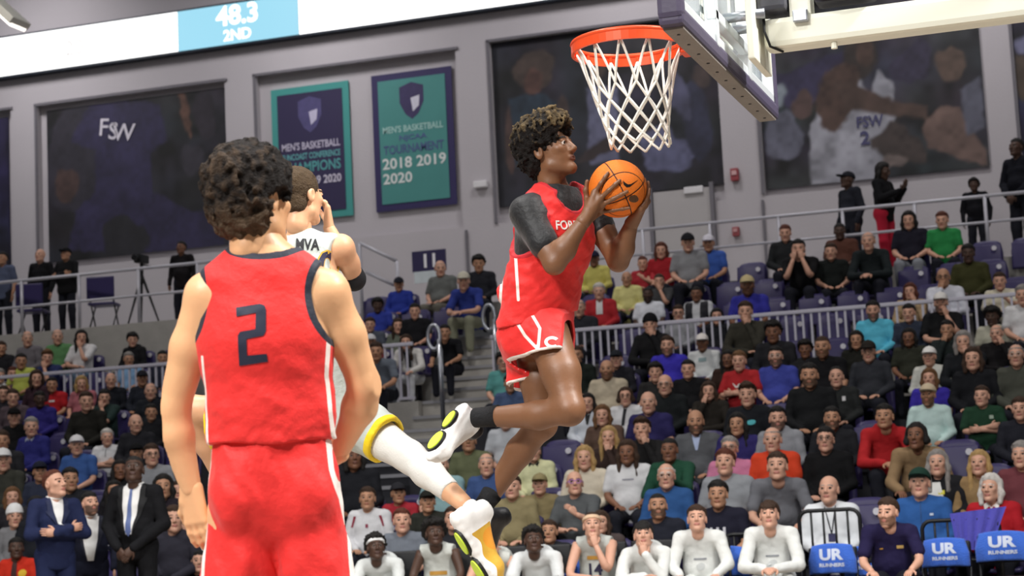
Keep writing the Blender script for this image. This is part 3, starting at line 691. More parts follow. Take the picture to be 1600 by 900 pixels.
HAIRM = {}
def hair_mesh(kind, h=.0075):
    """hair grows from a thin edge at the hairline to its full depth at the crown"""
    if (kind, h) in HAIRM: return HAIRM[(kind, h)]
    S = SDF((-.18, -.20, -.36), (.18, .20, .24), h); C = (0, .018, .035); R = (.077, .097, .088); SM = lambda x, a, b: (lambda q: q*q*(3-2*q))(np.clip((x-a)/(b-a), 0, 1))
    deep = {'buzz': .006, 'short': .017, 'recede': .012, 'fringe': .012, 'cropped': .010, 'tuft': .020, 'curly': .034, 'afro': .048, 'bangs': .020, 'long': .018, 'wavy': .020, 'bob': .020, 'pulled': .010}[kind]
    amp = {'buzz': .001, 'short': .005, 'recede': .004, 'fringe': .004, 'cropped': .002, 'tuft': .011, 'curly': .013, 'afro': .015}.get(kind, .006)
    lady = kind in ('long', 'bob', 'wavy', 'pulled')
    def grow(D, P):
        x, y, z = P[..., 0], P[..., 1], P[..., 2]; e = d_ell(P, C, R)
        line = .078-.55*np.clip(y+.075, 0, .06)-.9*np.clip(y+.015, 0, .2)-.012*np.cos(np.clip(x/.05, -2, 2)*1.57)+.006*vnoise(P, .02, 31)   # height of the hairline around the head
        if kind == 'recede': line = line+.035*SM(-y, .0, .07)*(1-.3*np.abs(x)/.05)
        if kind == 'bangs': line = line-.045*SM(-y, .04, .07)
        if lady: line = line-.03*SM(y, -.06, .0)
        up = z-line; t = .0018+(deep-.0018)*SM(up, -.004, .05 if kind not in ('afro', 'curly', 'bangs') else .03)
        if kind == 'tuft': t = t+.018*SM(-y, -.02, .06)*SM(z, .06, .11)
        if kind == 'fringe': t = np.where(z > .075-.1*y, -.004, t)
        return np.maximum(e-t, -up)
    S.fn(grow)
    if lady:
        L = {'long': -.27, 'wavy': -.25, 'bob': -.12, 'pulled': -.05}[kind]
        for s in (-1, 1): S.chain([(.070*s, .0, .06), (.086*s, .006, -.04), (.080*s, -.012, L)], [.02, .028, .022], .03)
        S.cone((0, .07, .03), (0, .085, L+.03), .07, .06, .04, ((0, 1, 0), .5)); S.ell((0, -.06, -.05), (.062, .08, .12), .012, op='s')
    def nz(D, P):
        q = P*np.array([1, 1, .3]) if lady or kind == 'bangs' else P*np.array([1, .6, .8])
        return D+amp*vnoise(q, .016, 3)+amp*.6*vnoise(q, .008, 5)
    S.fn(nz); V, F = S.mesh()
    me = mkmesh('hair_'+kind, V, F, [None]); HAIRM[(kind, h)] = me; return me
def cap_mesh(kind, h=.007):
    if ('cap', kind) in HAIRM: return HAIRM[('cap', kind)]
    S = SDF((-.13, -.24, -.05), (.13, .15, .2), h)
    if kind == 'cap':
        S.ell((0, .02, .05), (.090, .109, .092), 0.); S.fn(lambda D, P: np.maximum(D, .040-.10*P[..., 1]-P[..., 2]))
        B = SDF((-.13, -.24, -.05), (.13, .15, .2), h); B.ell((0, -.085, .048), (.076, .115, .012), 0.); B.fn(lambda D, P: np.maximum(D, P[..., 1]+.06)); S.D = smin(S.D, B.D, .008)
        S.ell((0, .02, .143), (.008, .008, .006), .002)
    elif kind == 'beanie':
        S.ell((0, .02, .055), (.094, .112, .105), 0.); S.fn(lambda D, P: np.maximum(D, .030-.15*P[..., 1]-P[..., 2])+.003*np.sin(np.arctan2(P[..., 0], P[..., 1]-.02)*34))
        S.ell((0, .018, .05), (.098, .116, .022), .006)
    elif kind == 'band':
        S.ell((0, .018, .043), (.089, .108, .1), 0.); S.fn(lambda D, P: np.maximum(D, np.abs(P[..., 2]-.062+.18*P[..., 1])-.02))
    V, F = S.mesh(); me = mkmesh(kind, V, F, [None]); HAIRM[('cap', kind)] = me; return me
def beard_mesh(kind='full'):
    if ('beard', kind) in HAIRM: return HAIRM[('beard', kind)]
    S = head_sdf(.006, 0., .0022)
    def cut(D, P):
        x, y, z = P[..., 0], P[..., 1], P[..., 2]
        D = np.maximum(D, z+.044-.35*np.abs(x)+.004*vnoise(P, .012, 6)); D = np.maximum(D, y+.012); D = np.maximum(D, -(z+.14)-.4*y)
        return np.maximum(D, -d_ell(P, (0, -.11, -.059), (.021, .03, .0135)))
    S.fn(cut); V, F = S.mesh(); me = mkmesh('beard', V, F, [None]); HAIRM[('beard', kind)] = me; return me
def glasses_mesh():
    if 'gl' in HAIRM: return HAIRM['gl']
    q = MB()
    for s in (-1, 1):
        q.tube([(.032*s+.024*math.cos(a), -.104+.004*abs(math.cos(a)), .004+.018*math.sin(a)) for a in np.linspace(0, 2*math.pi, 13)[:-1]], .0028, 5, closed=True)
        q.tube([(.056*s, -.1, .008), (.08*s, -.03, .01), (.083*s, .01, .006)], .0025, 5)
    q.tube([(-.009, -.107, .008), (.009, -.107, .008)], .0028, 5)
    HAIRM['gl'] = mkmesh('glasses', np.concatenate(q.v), q.f, [None]); return HAIRM['gl']

def hand_parts(mb, w, d, n, side, curl=.5, s=1., spread=.0, seg=6):
    """palm, four fingers and a thumb joined to a wrist: d along the hand, n out of the palm, side = which way the thumb lies"""
    d = unit(d); n = unit(np.asarray(n)-d*(np.asarray(n)@d)); l = np.cross(d, n)*side; w = np.asarray(w, float)
    mb.tube([w-d*.02*s, w+d*.02*s, w+d*.05*s, w+d*.082*s, w+d*.098*s], np.array([.026, .034, .041, .04, .028])*s, 8, flat=(n, .42))
    for o, L, r in ((.029, .068, .0088), (.010, .077, .0092), (-.010, .071, .0088), (-.028, .056, .0078)):
        p = w+d*.085*s+l*o*s; P = [p]; dd = unit(d+l*spread*o*20)
        for a, f in ((.25, .42), (.85, .32), (1.35, .26)):
            a *= curl*1.3; P.append(P[-1]+(dd*math.cos(a)+n*math.sin(a))*L*f*s)
        mb.tube(P, np.array([r, r, r*.92, r*.7])*s, seg)
    p = w+d*.028*s+l*.028*s; q = p+unit(d*.7+l*.75+n*.25)*.036*s; mb.tube([p-l*.012*s, p, q, q+unit(d*.9+l*.25+n*.35)*.03*s], np.array([.013, .0135, .0105, .0075])*s, seg)

def smooth_path(pts, n=5):
    P = [np.asarray(p, float) for p in pts]; out = []
    for i in range(len(P)-1):
        for t in np.linspace(0, 1, n, endpoint=False):
            q = P[i]*(1-t)+P[i+1]*t
            out.append(q)
    out.append(P[-1]); O = np.array(out); S_ = O.copy()
    for _ in range(2): S_[1:-1] = (S_[:-2]+2*S_[1:-1]+S_[2:])/4
    return S_

def pose(name):
    up = dict(pel=(0, 0, .54), chest=(0, 0, .86), sh=.985, shy=0., neck=(0, 0, 1.04), head=(0, -.045, 1.175), knees=[(-.13, -.44, .50), (.13, -.44, .50)], feet=[(-.13, -.44, .06), (.13, -.44, .06)])
    le = dict(up, chest=(0, -.11, .84), sh=.935, shy=-.19, neck=(0, -.21, .985), head=(0, -.28, 1.105))
    P = {'lap': dict(up, el=[(-.245, -.05, .73), (.245, -.05, .73)], wr=[(-.10, -.27, .62), (.10, -.27, .62)], hd=[(.5, -1, -.15), (-.5, -1, -.15)], hn=[(0, 0, -1)]*2, side=[-1, 1]),
         'lap2': dict(up, el=[(-.27, -.10, .74), (.25, -.06, .73)], wr=[(-.16, -.33, .62), (.02, -.25, .64)], hd=[(.1, -1, -.1), (-1, -.5, -.1)], hn=[(0, 0, -1)]*2, side=[-1, 1]),
         'clasp': dict(le, el=[(-.25, -.33, .65), (.25, -.33, .65)], wr=[(-.055, -.53, .63), (.055, -.53, .63)], hd=[(.6, -1, -.1), (-.6, -1, -.1)], hn=[(.5, 0, -1), (-.5, 0, -1)], side=[-1, 1]),
         'cross': dict(up, el=[(-.26, -.08, .74), (.26, -.08, .74)], wr=[(.06, -.225, .80), (-.06, -.25, .765)], hd=[(1, .3, .1), (-1, .3, .1)], hn=[(0, 1, 0)]*2, side=[1, -1]),
         'chin': dict(up, el=[(-.25, -.13, .71), (.17, -.27, .74)], wr=[(.06, -.30, .66), (.05, -.20, 1.0)], hd=[(1, -.4, 0), (-.25, .1, 1)], hn=[(0, 0, -1), (-.6, .8, 0)], side=[-1, -1]),
         'chinL': dict(up, el=[(-.17, -.27, .74), (.25, -.13, .71)], wr=[(-.05, -.20, 1.0), (-.06, -.30, .66)], hd=[(.25, .1, 1), (-1, -.4, 0)], hn=[(.6, .8, 0), (0, 0, -1)], side=[1, 1]),
         'pray': dict(le, el=[(-.17, -.47, .68), (.17, -.47, .68)], wr=[(-.06, -.42, .96), (.06, -.42, .96)], hd=[(.2, .1, 1), (-.2, .1, 1)], hn=[(.4, 1, 0), (-.4, 1, 0)], side=[1, -1]),
         'lean': dict(le, el=[(-.26, -.26, .68), (.26, -.26, .68)], wr=[(-.17, -.48, .60), (.17, -.48, .60)], hd=[(.3, -1, -.3), (-.3, -1, -.3)], hn=[(0, 0, -1)]*2, side=[-1, 1]),
         'cheer': dict(up, el=[(-.25, -.13, .71), (.22, -.22, .78)], wr=[(-.04, -.30, .70), (.10, -.36, .86)], hd=[(1, -.4, .2), (-.6, -.3, .7)], hn=[(0, 0, -1), (-.8, .3, 0)], side=[-1, -1])}
    bd = dict(up, chest=(0, -.19, .77), sh=.83, shy=-.31, neck=(0, -.33, .88), head=(0, -.41, .995))
    P['bend'] = dict(bd, el=[(-.25, -.46, .58), (.25, -.46, .58)], wr=[(-.07, -.64, .62), (.07, -.64, .62)], hd=[(.6, -.8, .1), (-.6, -.8, .1)], hn=[(.5, 0, -1), (-.5, 0, -1)], side=[-1, 1])
    P['bendchin'] = dict(bd, el=[(-.24, -.46, .58), (.17, -.52, .60)], wr=[(.02, -.62, .62), (.03, -.56, .82)], hd=[(1, -.4, .1), (-.2, .2, 1)], hn=[(0, 0, -1), (-.5, 1, 0)], side=[-1, -1])
    P['leanchin'] = dict(le, el=[(-.25, -.36, .63), (.16, -.44, .66)], wr=[(.0, -.52, .62), (.05, -.42, .92)], hd=[(1, -.4, .1), (-.25, .2, 1)], hn=[(0, 0, -1), (-.6, 1, 0)], side=[-1, -1])
    st = dict(pel=(0, 0, .95), chest=(0, 0, 1.27), sh=1.41, shy=0., neck=(0, 0, 1.47), head=(0, -.03, 1.61), knees=[(-.11, -.02, .5), (.11, -.02, .5)], feet=[(-.12, 0, .07), (.12, 0, .07)], stand=True)
    P['stand'] = dict(st, el=[(-.26, .02, 1.14), (.26, .02, 1.14)], wr=[(-.25, -.08, .90), (.25, -.08, .90)], hd=[(0, -.1, -1)]*2, hn=[(1, 0, 0), (-1, 0, 0)], side=[-1, 1])
    P['standphone'] = dict(st, el=[(-.24, -.08, 1.15), (.24, -.08, 1.15)], wr=[(-.02, -.32, 1.27), (.06, -.34, 1.30)], hd=[(.3, -.5, .8), (-.2, -.5, .8)], hn=[(0, .7, .7)]*2, side=[1, -1])
    P['standcross'] = dict(st, el=[(-.26, -.09, 1.15), (.26, -.09, 1.15)], wr=[(.07, -.24, 1.20), (-.07, -.265, 1.16)], hd=[(1, .25, .1), (-1, .25, .1)], hn=[(0, 1, 0)]*2, side=[1, -1])
    P['standfront'] = dict(st, el=[(-.27, -.02, 1.13), (.27, -.02, 1.13)], wr=[(-.07, -.24, .93), (.07, -.24, .93)], hd=[(.6, -.3, -.7), (-.6, -.3, -.7)], hn=[(.3, 1, 0), (-.3, 1, 0)], side=[-1, 1])
    return P[name]
TEMPL = {}
def shirt_mesh(pn, sleeve, hood=False, fat=0., h=.017):
    k = ('s', pn, sleeve, hood, fat, h)
    if k in TEMPL: return TEMPL[k]
    p = pose(pn); zs = p['sh']; S = SDF((-.46, -.68, p['pel'][2]-.16), (.46, .28, zs+.16), h); sqy = ((0, 1, 0), .70)
    pel, ch, nk = map(np.array, (p['pel'], p['chest'], p['neck'])); w = .012
    S.cone(pel+[0, 0, -.04], ch, .172+fat, .178+fat*.6, .04, ((0, 1, 0), .72+fat)); S.ell(pel*.55+ch*.45+[0, -.04, 0], (.165+fat, .13+fat*1.4, .15), .05)
    sh = [np.array((s*.165, p['shy'], zs)) for s in (-1, 1)]
    S.cone(ch+[0, 0, .02], (0, p['shy'], zs-.01), .17, .10, .05, sqy); S.cone(sh[0], sh[1], .072, .072, .05); S.cone(sh[0]*.55+nk*.45, nk+[0, .01, -.012], .05, .062, .03); S.cone(sh[1]*.55+nk*.45, nk+[0, .01, -.012], .05, .062, .03)
    if not hood and sleeve != 'none': S.ell(nk+[0, -.075, .035], (.058, .06, .062), .012, op='s'); S.ell(nk+[0, .0, .055], (.06, .09, .035), .01, op='s')
    for i in (0, 1):
        el, wr = np.array(p['el'][i]), np.array(p['wr'][i]); a = sh[i]*1.0; a = a+[.02*(1 if i else -1), 0, -.005]
        if sleeve == 'none': pass
        elif sleeve == 'short': e = a+(el-a)*.68; S.chain([a, e], [.067, .062], .035)
        else: S.chain([a, el, wr+(el-wr)*.02], [.067, .056, .042], .025)
    if sleeve == 'none':
        for i, s in enumerate((-1, 1)): S.ell(sh[i]+[s*.065, 0, -.02], (.07, .14, .12), .012, op='s')
        S.ell(nk+[0, -.09, .0], (.075, .12, .075), .012, op='s')
    if hood: S.ell(nk+[0, .085, .01], (.11, .06, .07), .03); S.cone(nk+[-.07, -.02, .02], nk+[.07, -.02, .02], .045, .045, .03)
    S.fn(lambda D, P: D+.009*vnoise(P*np.array([1, 1, .8]), .10, 9)+.005*vnoise(P*np.array([1, 1, 1.6]), .05, 4))
    S.fn(lambda D, P: np.maximum(D, (pel[2]-.13)-P[..., 2]))
    V, F = S.mesh(); TEMPL[k] = mkmesh('shirt', V, F, [None]); return TEMPL[k]
def trouser_mesh(pn, short=False, h=.021):
    k = ('t', pn, short, h)
    if k in TEMPL: return TEMPL[k]
    p = pose(pn); S = SDF((-.36, -.66, -.01), (.36, .26, p['pel'][2]+.14), h); pel = np.array(p['pel'])
    S.cone(pel+[-.06, .02, 0], pel+[.06, .02, 0], .13, .13, .03)
    for i, s in enumerate((-1, 1)):
        hp_ = pel+[s*.09, -.0, -.03]; kn = np.array(p['knees'][i]); ft = np.array(p['feet'][i])
        if short: S.cone(hp_, hp_+(kn-hp_)*.82, .095, .092, .03)
        else: S.chain([hp_, kn, ft+[0, 0, .04]], [.095, .076, .058], .03)
    S.fn(lambda D, P: D+.006*vnoise(P, .08, 2)); V, F = S.mesh(); TEMPL[k] = mkmesh('trousers', V, F, [None]); return TEMPL[k]
def shoe_mesh():
    if 'shoe' in TEMPL: return TEMPL['shoe']
    S = SDF((-.08, -.25, -.01), (.08, .12, .15), .012); S.cone((0, .03, .05), (0, -.14, .042), .042, .04, .02); S.cone((0, .03, .06), (0, .03, .1), .042, .04, .02)
    S.fn(lambda D, P: np.maximum(D, -P[..., 2])); V, F = S.mesh(); TEMPL['shoe'] = mkmesh('shoe', V, F, [None]); return TEMPL['shoe']
def body_mesh(pn, fem, look_local, mats, bare='none', hscale=(1, 1, 1), hh=.0062, tilt=0., sleeve='none'):
    p = pose(pn); V0, F0, m0 = head(fem, hh); B = basis(look_local)
    rl = tilt; Rz = np.array([[math.cos(rl), 0, math.sin(rl)], [0, 1, 0], [-math.sin(rl), 0, math.cos(rl)]])
    Vh = (V0*np.array(hscale))@Rz.T@B.T+np.array(p['head']); q = MB(); sh = [np.array((s*.165, p['shy'], p['sh'])) for s in (-1, 1)]
    nk = np.array(p['neck']); pel = np.array(p['pel']); ch = np.array(p['chest'])
    q.tube([pel+[0, .01, -.08], pel, (pel+ch)/2, ch, (ch+nk)/2+[0, 0, .04], nk+[0, .0, .0], nk*.5+np.array(p['head'])*.5+[0, .022, -.03], np.array(p['head'])+[0, .028, -.06]], [.10, .13, .135, .145, .115, .064-.006*fem, .054-.008*fem, .05-.008*fem], 12, flat=(np.array([0, 1., 0]), .82))
    for i, s in enumerate((-1, 1)):
        el, wr = np.array(p['el'][i]), np.array(p['wr'][i]); P = smooth_path([sh[i], el, wr], 5)
        q.tube(P, np.interp(np.linspace(0, 1, len(P)), [0, .2, .48, .62, 1], [.056, .05, .04, .041, .026])*np.where(np.linspace(0, 1, len(P)) < {'long': .93, 'short': .30, 'none': -1}[sleeve], .72, 1.), 9)
        hand_parts(q, wr, p['hd'][i], p['hn'][i], p['side'][i], .55 if 'lap' not in pn else .35)
        if bare != 'no':
            hp_ = pel+[s*.09, -.0, -.03]; P = smooth_path([hp_, np.array(p['knees'][i]), np.array(p['feet'][i])], 5)
            q.tube(P, np.interp(np.linspace(0, 1, len(P)), [0, .3, .5, .62, 1], [.075, .068, .054, .055, .036]), 9)
    V1 = np.concatenate(q.v); F1 = [tuple(f) for f in q.f]; n0 = len(Vh)
    Fa = [tuple(f) for f in F0.tolist()]+[tuple(a+n0 for a in f) for f in F1]
    return mkmesh('body', np.concatenate([Vh, V1]), Fa, mats, np.concatenate([m0, np.zeros(len(F1), int)]))

HS = 1.07
BALL_LOOK = np.array([-.15, .35, 2.85])
def cloth(colr): return mat('cloth_'+colr, colr, .85, bump=.25, bscale=28, var=.14, vscale=6, spec=.15)
def person(base, head_w, pn, scale, shirt, sleeve, hairk, hairc, skin, label, rotz=0., look=None, trouser='23242c', cap=None, beard=False, glasses=False, hood=False, fem=0., fat=0., shorts=False, shoes=None, group=None, hh=.0062, tilt=0., hairh=.0075, extra_scale=1.):
    """base: floor point; the look direction is in world space"""
    t = thing('person', label, 'person', base, rotz, group); t.scale = (scale,)*3
    if look is None: look = BALL_LOOK-np.asarray(head_w)
    c, s = math.cos(-rotz), math.sin(-rotz); lk = np.array([look[0]*c-look[1]*s, look[0]*s+look[1]*c, look[2]]); lk = unit(lk)
    p = pose(pn); hc = HAIRC.get(hairc, hairc)
    o = link('body', body_mesh(pn, fem, lk, skin_mats(skin, hc), 'yes' if shorts else 'no', (HS*(1+.03*math.sin(base[0]*7)), HS, HS*(1+.03*math.cos(base[0]*5))), hh, tilt, sleeve), t)
    so = link('shirt', shirt_mesh(pn, sleeve, hood, fat), t); objmat(so, [cloth(shirt)])
    tr = link('trousers' if not shorts else 'shorts', trouser_mesh(pn, shorts), t); objmat(tr, [cloth(trouser)])
    if shoes:
        for i in (0, 1):
            sh = link('shoe', shoe_mesh(), t, np.array(p['feet'][i])+[0, 0, -.06]); objmat(sh, [mat('shoe_'+shoes, shoes, .5)])
    B = basis(lk); rl = tilt; Rz = np.array([[math.cos(rl), 0, math.sin(rl)], [0, 1, 0], [-math.sin(rl), 0, math.cos(rl)]]); M_ = Matrix((B@Rz*HS).tolist()).to_4x4(); M_.translation = Vector(p['head'])
    def on_head(nm, me, m_):
        x = link(nm, me, t); x.matrix_local = M_; objmat(x, [m_]); return x
    hm = skin_mats(skin, hc)[4]
    if hairk and hairk != 'bald': on_head('hair', hair_mesh(hairk, hairh), hm)
    if cap: on_head({'cap': 'cap', 'beanie': 'beanie', 'band': 'headband'}[cap[0]], cap_mesh(cap[0]), cloth(cap[1]))
    if beard:
        a, b_ = [tuple(int(q[i:i+2], 16)/255 for i in (0, 2, 4)) for q in (hc, SKIN[skin])]; mxc = tuple(round(.5*u_+.5*v_, 3) for u_, v_ in zip(a, b_))
        on_head('beard', beard_mesh(), mat('beard_%d' % skin, mxc, .8, bump=.4, bscale=150, var=.3, vscale=60))
    if glasses: on_head('glasses', glasses_mesh(), mat('glasses_'+str(glasses), '1a1a1c' if glasses is True else glasses, .3))
    return t, so

# ================================================================== the crowd in the seats
SEATED = []   # (row, x, label, scale) of every seated spectator
QUEUE = []
def crowd(px, py, *a, **kw): QUEUE.append((px, py, a, kw))
def settle():
    for px, py, a, kw in sorted(QUEUE, key=lambda q: -q[1]-.09*q[0]):
        (shirt, pn, sleeve, hairk, hairc, skin, label), row = a, kw.pop('row', None)
        p = pose(pn); hz = p['head'][2]; best = None
        for i in range(13):
            if row is not None and i != row: continue
            if i in (11, 12) and px < 560: continue
            w = atY(px, py, YR[i]+p['head'][1]); e = (w[2]-ZR[i])/hz
            if not .74 < e < 1.27 and row is None: continue
            cost = abs(e-1.0)*3.0+sum(max(0, .46-abs(w[0]-x))*5 for r_, x, *_ in SEATED if r_ == i)
            if AISLE[0]-.2 < w[0] < AISLE[1]+.2: cost += .3
            if best is None or cost < best[0]: best = (cost, e, i, w)
        _, e, i, w = best; s = min(1.08, max(.88, e)); base = np.array([w[0]-p['head'][0]*s, YR[i], w[2]-hz*s])
        SEATED.append((i, w[0], label, base[2]-ZR[i])); key = (px, py)
        look = BALL_LOOK-w+np.array([random.uniform(-2.2, 1.2), random.uniform(-3, 0), random.uniform(-.5, .8)])
        rot = math.radians(random.uniform(-6, 12)); hy = p['head'][1]*s; base[0] += hy*math.sin(rot)
        kw['group'] = 'spectators in the stands'
        WHO[key] = person(base, w, pn, s, shirt, sleeve, hairk, hairc, skin, label, rot, look, **kw)+(pn,)
WHO = {}
def standing(px, py, Y, shirt, pn, sleeve, hairk, hairc, skin, label, zf=ZC, face=None, look=None, **kw):
    w = atY(px, py, Y); p = pose(pn); s = (w[2]-zf)/p['head'][2]; base = np.array([w[0], Y, zf])
    f = np.array(face if face is not None else (0, -1)); rot = math.atan2(f[0], -f[1]); hy = p['head'][1]*s
    base[0] += hy*math.sin(rot); base[1] -= 0
    kw.setdefault('shoes', '1b1b1e')
    return person(base, w, pn, s, shirt, sleeve, hairk, hairc, skin, label, rot, look if look is not None else np.array([f[0], f[1], .15]), **kw)
C = crowd
# ---- left block, from the top row down
C(43, 530, '6f6b70', 'lap', 'long', 'fringe', 'gy', 1, 'spectator in a grey plaid shirt left of the green polo')
C(90, 527, '5d8a5c', 'lap', 'short', 'fringe', 'gy', 1, 'spectator in a green polo shirt under the left railing')
C(127, 528, 'd9d8da', 'chin', 'short', 'long', 'bk', 1, 'spectator in a white T-shirt and jeans resting the chin on one hand', trouser='6d8299', fem=1)
C(207, 532, '1d1d20', 'lap', 'long', 'curly', 'bk', 1, 'spectator in a black hooded top sitting alone under the tripod', hood=True)
C(2, 545, '26262a', 'lap', 'long', 'short', 'br', 2, 'spectator in dark clothes cut off by the left edge, upper row')
C(33, 565, 'b9c25e', 'lap', 'short', 'short', 'bk', 2, 'spectator in a yellow-green shirt on the far left')
C(74, 560, '2b345c', 'chin', 'short', 'tuft', 'lb', 1, 'spectator in a dark blue shirt with a hand at the face, far left')
C(201, 562, '86acd2', 'lap', 'short', 'short', 'gy', 2, 'spectator in a light blue shirt behind the left white balustrade')
C(254, 560, '2e3040', 'lap', 'long', 'short', 'bk', 2, 'spectator in a dark top beside the raised arm of the player wearing number 2')
C(0, 588, 'dddde0', 'lap', 'long', 'short', 'gy', 1, 'spectator in a white top cut off by the left edge')
C(20, 585, '5c4a52', 'lap', 'long', 'short', 'rd', 1, 'spectator in a dull plaid shirt second from the left edge')
C(57, 592, '3a2730', 'lap', 'long', 'bob', 'br', 1, 'spectator in a dark maroon top left of the red shirt', fem=1)
C(81, 602, 'b3262c', 'lap', 'short', 'short', 'bk', 2, 'spectator in a red T-shirt with a white mark, left block')
C(127, 600, 'b06a72', 'lap', 'short', 'bob', 'bl', 1, 'spectator in a dusty pink shirt below the left balustrade', fem=1)
C(173, 595, '1f2128', 'lap', 'long', 'fringe', 'gy', 1, 'spectator in a black jacket with bowed head below the left balustrade')
C(222, 592, '272a33', 'lap', 'long', 'short', 'bk', 2, 'spectator in a dark jacket and cap right of the light blue shirt', cap=('cap', '22222a'))
C(235, 612, '23262c', 'lap', 'long', 'fringe', 'gy', 1, 'spectator in a dark grey jacket close to the elbow of player number 2')
C(5, 615, '2c2a30', 'lap', 'long', 'short', 'br', 1, 'spectator in charcoal at the left edge, middle row')
C(20, 622, '55494f', 'lap', 'long', 'short', 'br', 1, 'spectator in a mottled plaid top at the left edge, middle row')
C(62, 625, '332d78', 'lap', 'long', 'short', 'bk', 4, 'spectator in a bright purple jacket in the left block', fat=.02)
C(135, 628, '24231f', 'lap', 'long', 'short', 'br', 1, 'spectator in a black patterned top below the pink shirt')
C(163, 622, '2a3a38', 'chin', 'short', 'short', 'bk', 1, 'spectator in a dark green T-shirt with a hand raised to the face, left block', fat=.02)
C(22, 652, '18181a', 'lap', 'long', None, 'bk', 1, 'spectator in a black jacket and black cap, left block', cap=('cap', '101012'))
C(49, 668, '2e2f74', 'lap', 'long', 'short', 'gy', 1, 'spectator in a wide dark blue sweater over a collared shirt, left block', fat=.03)
C(212, 662, '26262b', 'lap', 'long', 'bald', 'gy', 1, 'bareheaded spectator in a black jacket above the white polo shirt')
C(236, 645, '202024', 'lap', 'long', 'short', 'bk', 2, 'spectator in black beside the forearm of player number 2')
C(3, 690, '2a2a2e', 'lap', 'long', 'short', 'br', 2, 'spectator in dark clothes at the left edge, above the white cap')
C(120, 697, '3f5f9c', 'lap', 'short', None, 'wh', 1, 'spectator in a blue T-shirt and white cap, left block', cap=('cap', 'd8d6d8'))
C(167, 684, 'dcdcde', 'cross', 'short', 'short', 'wh', 1, 'spectator in a white polo shirt with folded arms, left block', fat=.02)
C(213, 708, '17171a', 'lap', 'long', None, 'bk', 2, 'spectator in black with a lettered black cap behind the tall coach', cap=('cap', '121214'))
C(237, 712, '8d8f94', 'lap', 'short', 'short', 'br', 1, 'spectator in a grey shirt and sunglasses right of the tall coach', glasses=True)
C(5, 720, '3b3c36', 'lap', 'long', None, 'gy', 1, 'spectator in an olive jacket and white cap at the left edge', cap=('cap', 'e2e2e2'))
C(62, 738, '33384a', 'lap', 'long', None, 'bk', 2, 'spectator in a slate jacket and dark cap behind the coach with folded arms', cap=('cap', '1f2230'))
C(187, 735, '1a1a1c', 'lap', 'long', 'bob', 'bk', 3, 'spectator in black between the two dark-suited coaches', fem=1)
C(110, 750, '24252a', 'lap', 'long', 'short', 'bk', 2, 'spectator in a dark top half hidden behind the coach in navy')
C(255, 762, '262028', 'lap', 'long', 'long', 'bk', 2, 'spectator in a dark plum top right of the tall coach', fem=1)
C(178, 768, '201e22', 'lap', 'long', 'long', 'bk', 2, 'spectator in black peering between the coaches', fem=1)
C(19, 778, '2c2b30', 'lap', 'long', 'bob', 'lb', 1, 'spectator in dark clothes above the white beanie', fem=1)
C(57, 795, '202228', 'lap', 'long', 'short', 'bk', 2, 'spectator in black behind the folded elbow of the navy coach', row=1)
C(278, 768, 'b187b0', 'lap', 'long', 'long', 'br', 1, 'spectator in a lilac sleeve beside the hip of player number 2', fem=1)
C(23, 808, '7d7d80', 'lap', 'long', None, 'br', 1, 'spectator in a grey jacket and white knitted beanie', cap=('beanie', 'e6e6e6'))
C(272, 812, '31303a', 'lap', 'long', 'short', 'br', 1, 'spectator in dark grey near the hand of player number 2')
C(292, 822, 'd5d8da', 'lap', 'short', 'bald', 'gy', 1, 'spectator in a white polo shirt beside the shorts of player number 2')
C(25, 858, 'c0301f', 'lap', 'long', 'short', 'bk', 4, 'spectator in a red and orange jacket at the lower left corner', row=0)
C(310, 878, '17181c', 'lap', 'long', 'short', 'bk', 1, 'seated person in a black suit at the bottom beside player number 2', row=0)
# ---- centre, beside the aisle
C(623, 445, '2f3f9a', 'lap', 'long', None, 'bk', 2, 'spectator in a royal blue top and dark cap left of the section sign', cap=('cap', '24252e'))
C(688, 420, '6a6d6b', 'lap', 'short', 'fringe', 'gy', 1, 'spectator in a grey shirt in front of the purple section sign', fat=.03, trouser='6b675e')
C(725, 440, '33418f', 'clasp', 'short', None, 'gy', 1, 'spectator in a blue T-shirt and pale cap leaning on the knees', cap=('cap', 'c9c4b4'), trouser='8b8c78')
C(748, 413, '26272d', 'lap', 'long', 'curly', 'bk', 2, 'spectator in black behind the blue T-shirt and pale cap')
C(590, 478, '35439e', 'lap', 'short', 'curly', 'bk', 4, 'spectator in a blue shirt low beside the white-jersey player')
C(648, 487, '1c1c20', 'lap', 'short', 'short', 'bk', 1, 'spectator in a black T-shirt above the bright handrail')
C(578, 508, '545a66', 'lap', 'short', 'short', 'br', 1, 'spectator in slate grey beside the elbow of player number 2, upper')
C(579, 535, '7a2f36', 'lap', 'short', None, 'br', 2, 'spectator in a dark red shirt and white cap', cap=('cap', 'd9d9db'))
C(622, 510, '6d7468', 'lap', 'short', 'long', 'br', 1, 'spectator in a sage top behind the white jacket', fem=1)
C(588, 550, '6c7480', 'lean', 'short', 'short', 'br', 2, 'spectator in a grey-blue T-shirt beside the white jacket')
C(633, 535, 'e4e2de', 'lean', 'long', 'long', 'br', 1, 'spectator in a white jacket and white trousers by the handrail', trouser='d8dadf', fem=1)
C(694, 520, '1d1d21', 'lean', 'short', 'short', 'bk', 2, 'spectator in black on the aisle behind the bright handrail')
C(787, 566, '5b9a97', 'lap', 'short', 'curly', 'bk', 1, 'spectator in a teal T-shirt beside the stairs', glasses=True)
C(797, 600, '49597a', 'lap', 'short', 'short', 'br', 2, 'spectator in blue below the teal T-shirt')
C(732, 690, '656a4f', 'lap', 'long', None, 'bk', 2, 'spectator in an olive jacket below the raised shoe', cap=('cap', '14140f'))
C(688, 728, '86a7ac', 'lap', 'short', 'short', 'gy', 1, 'spectator in a pale teal shirt above the white leg sleeve')
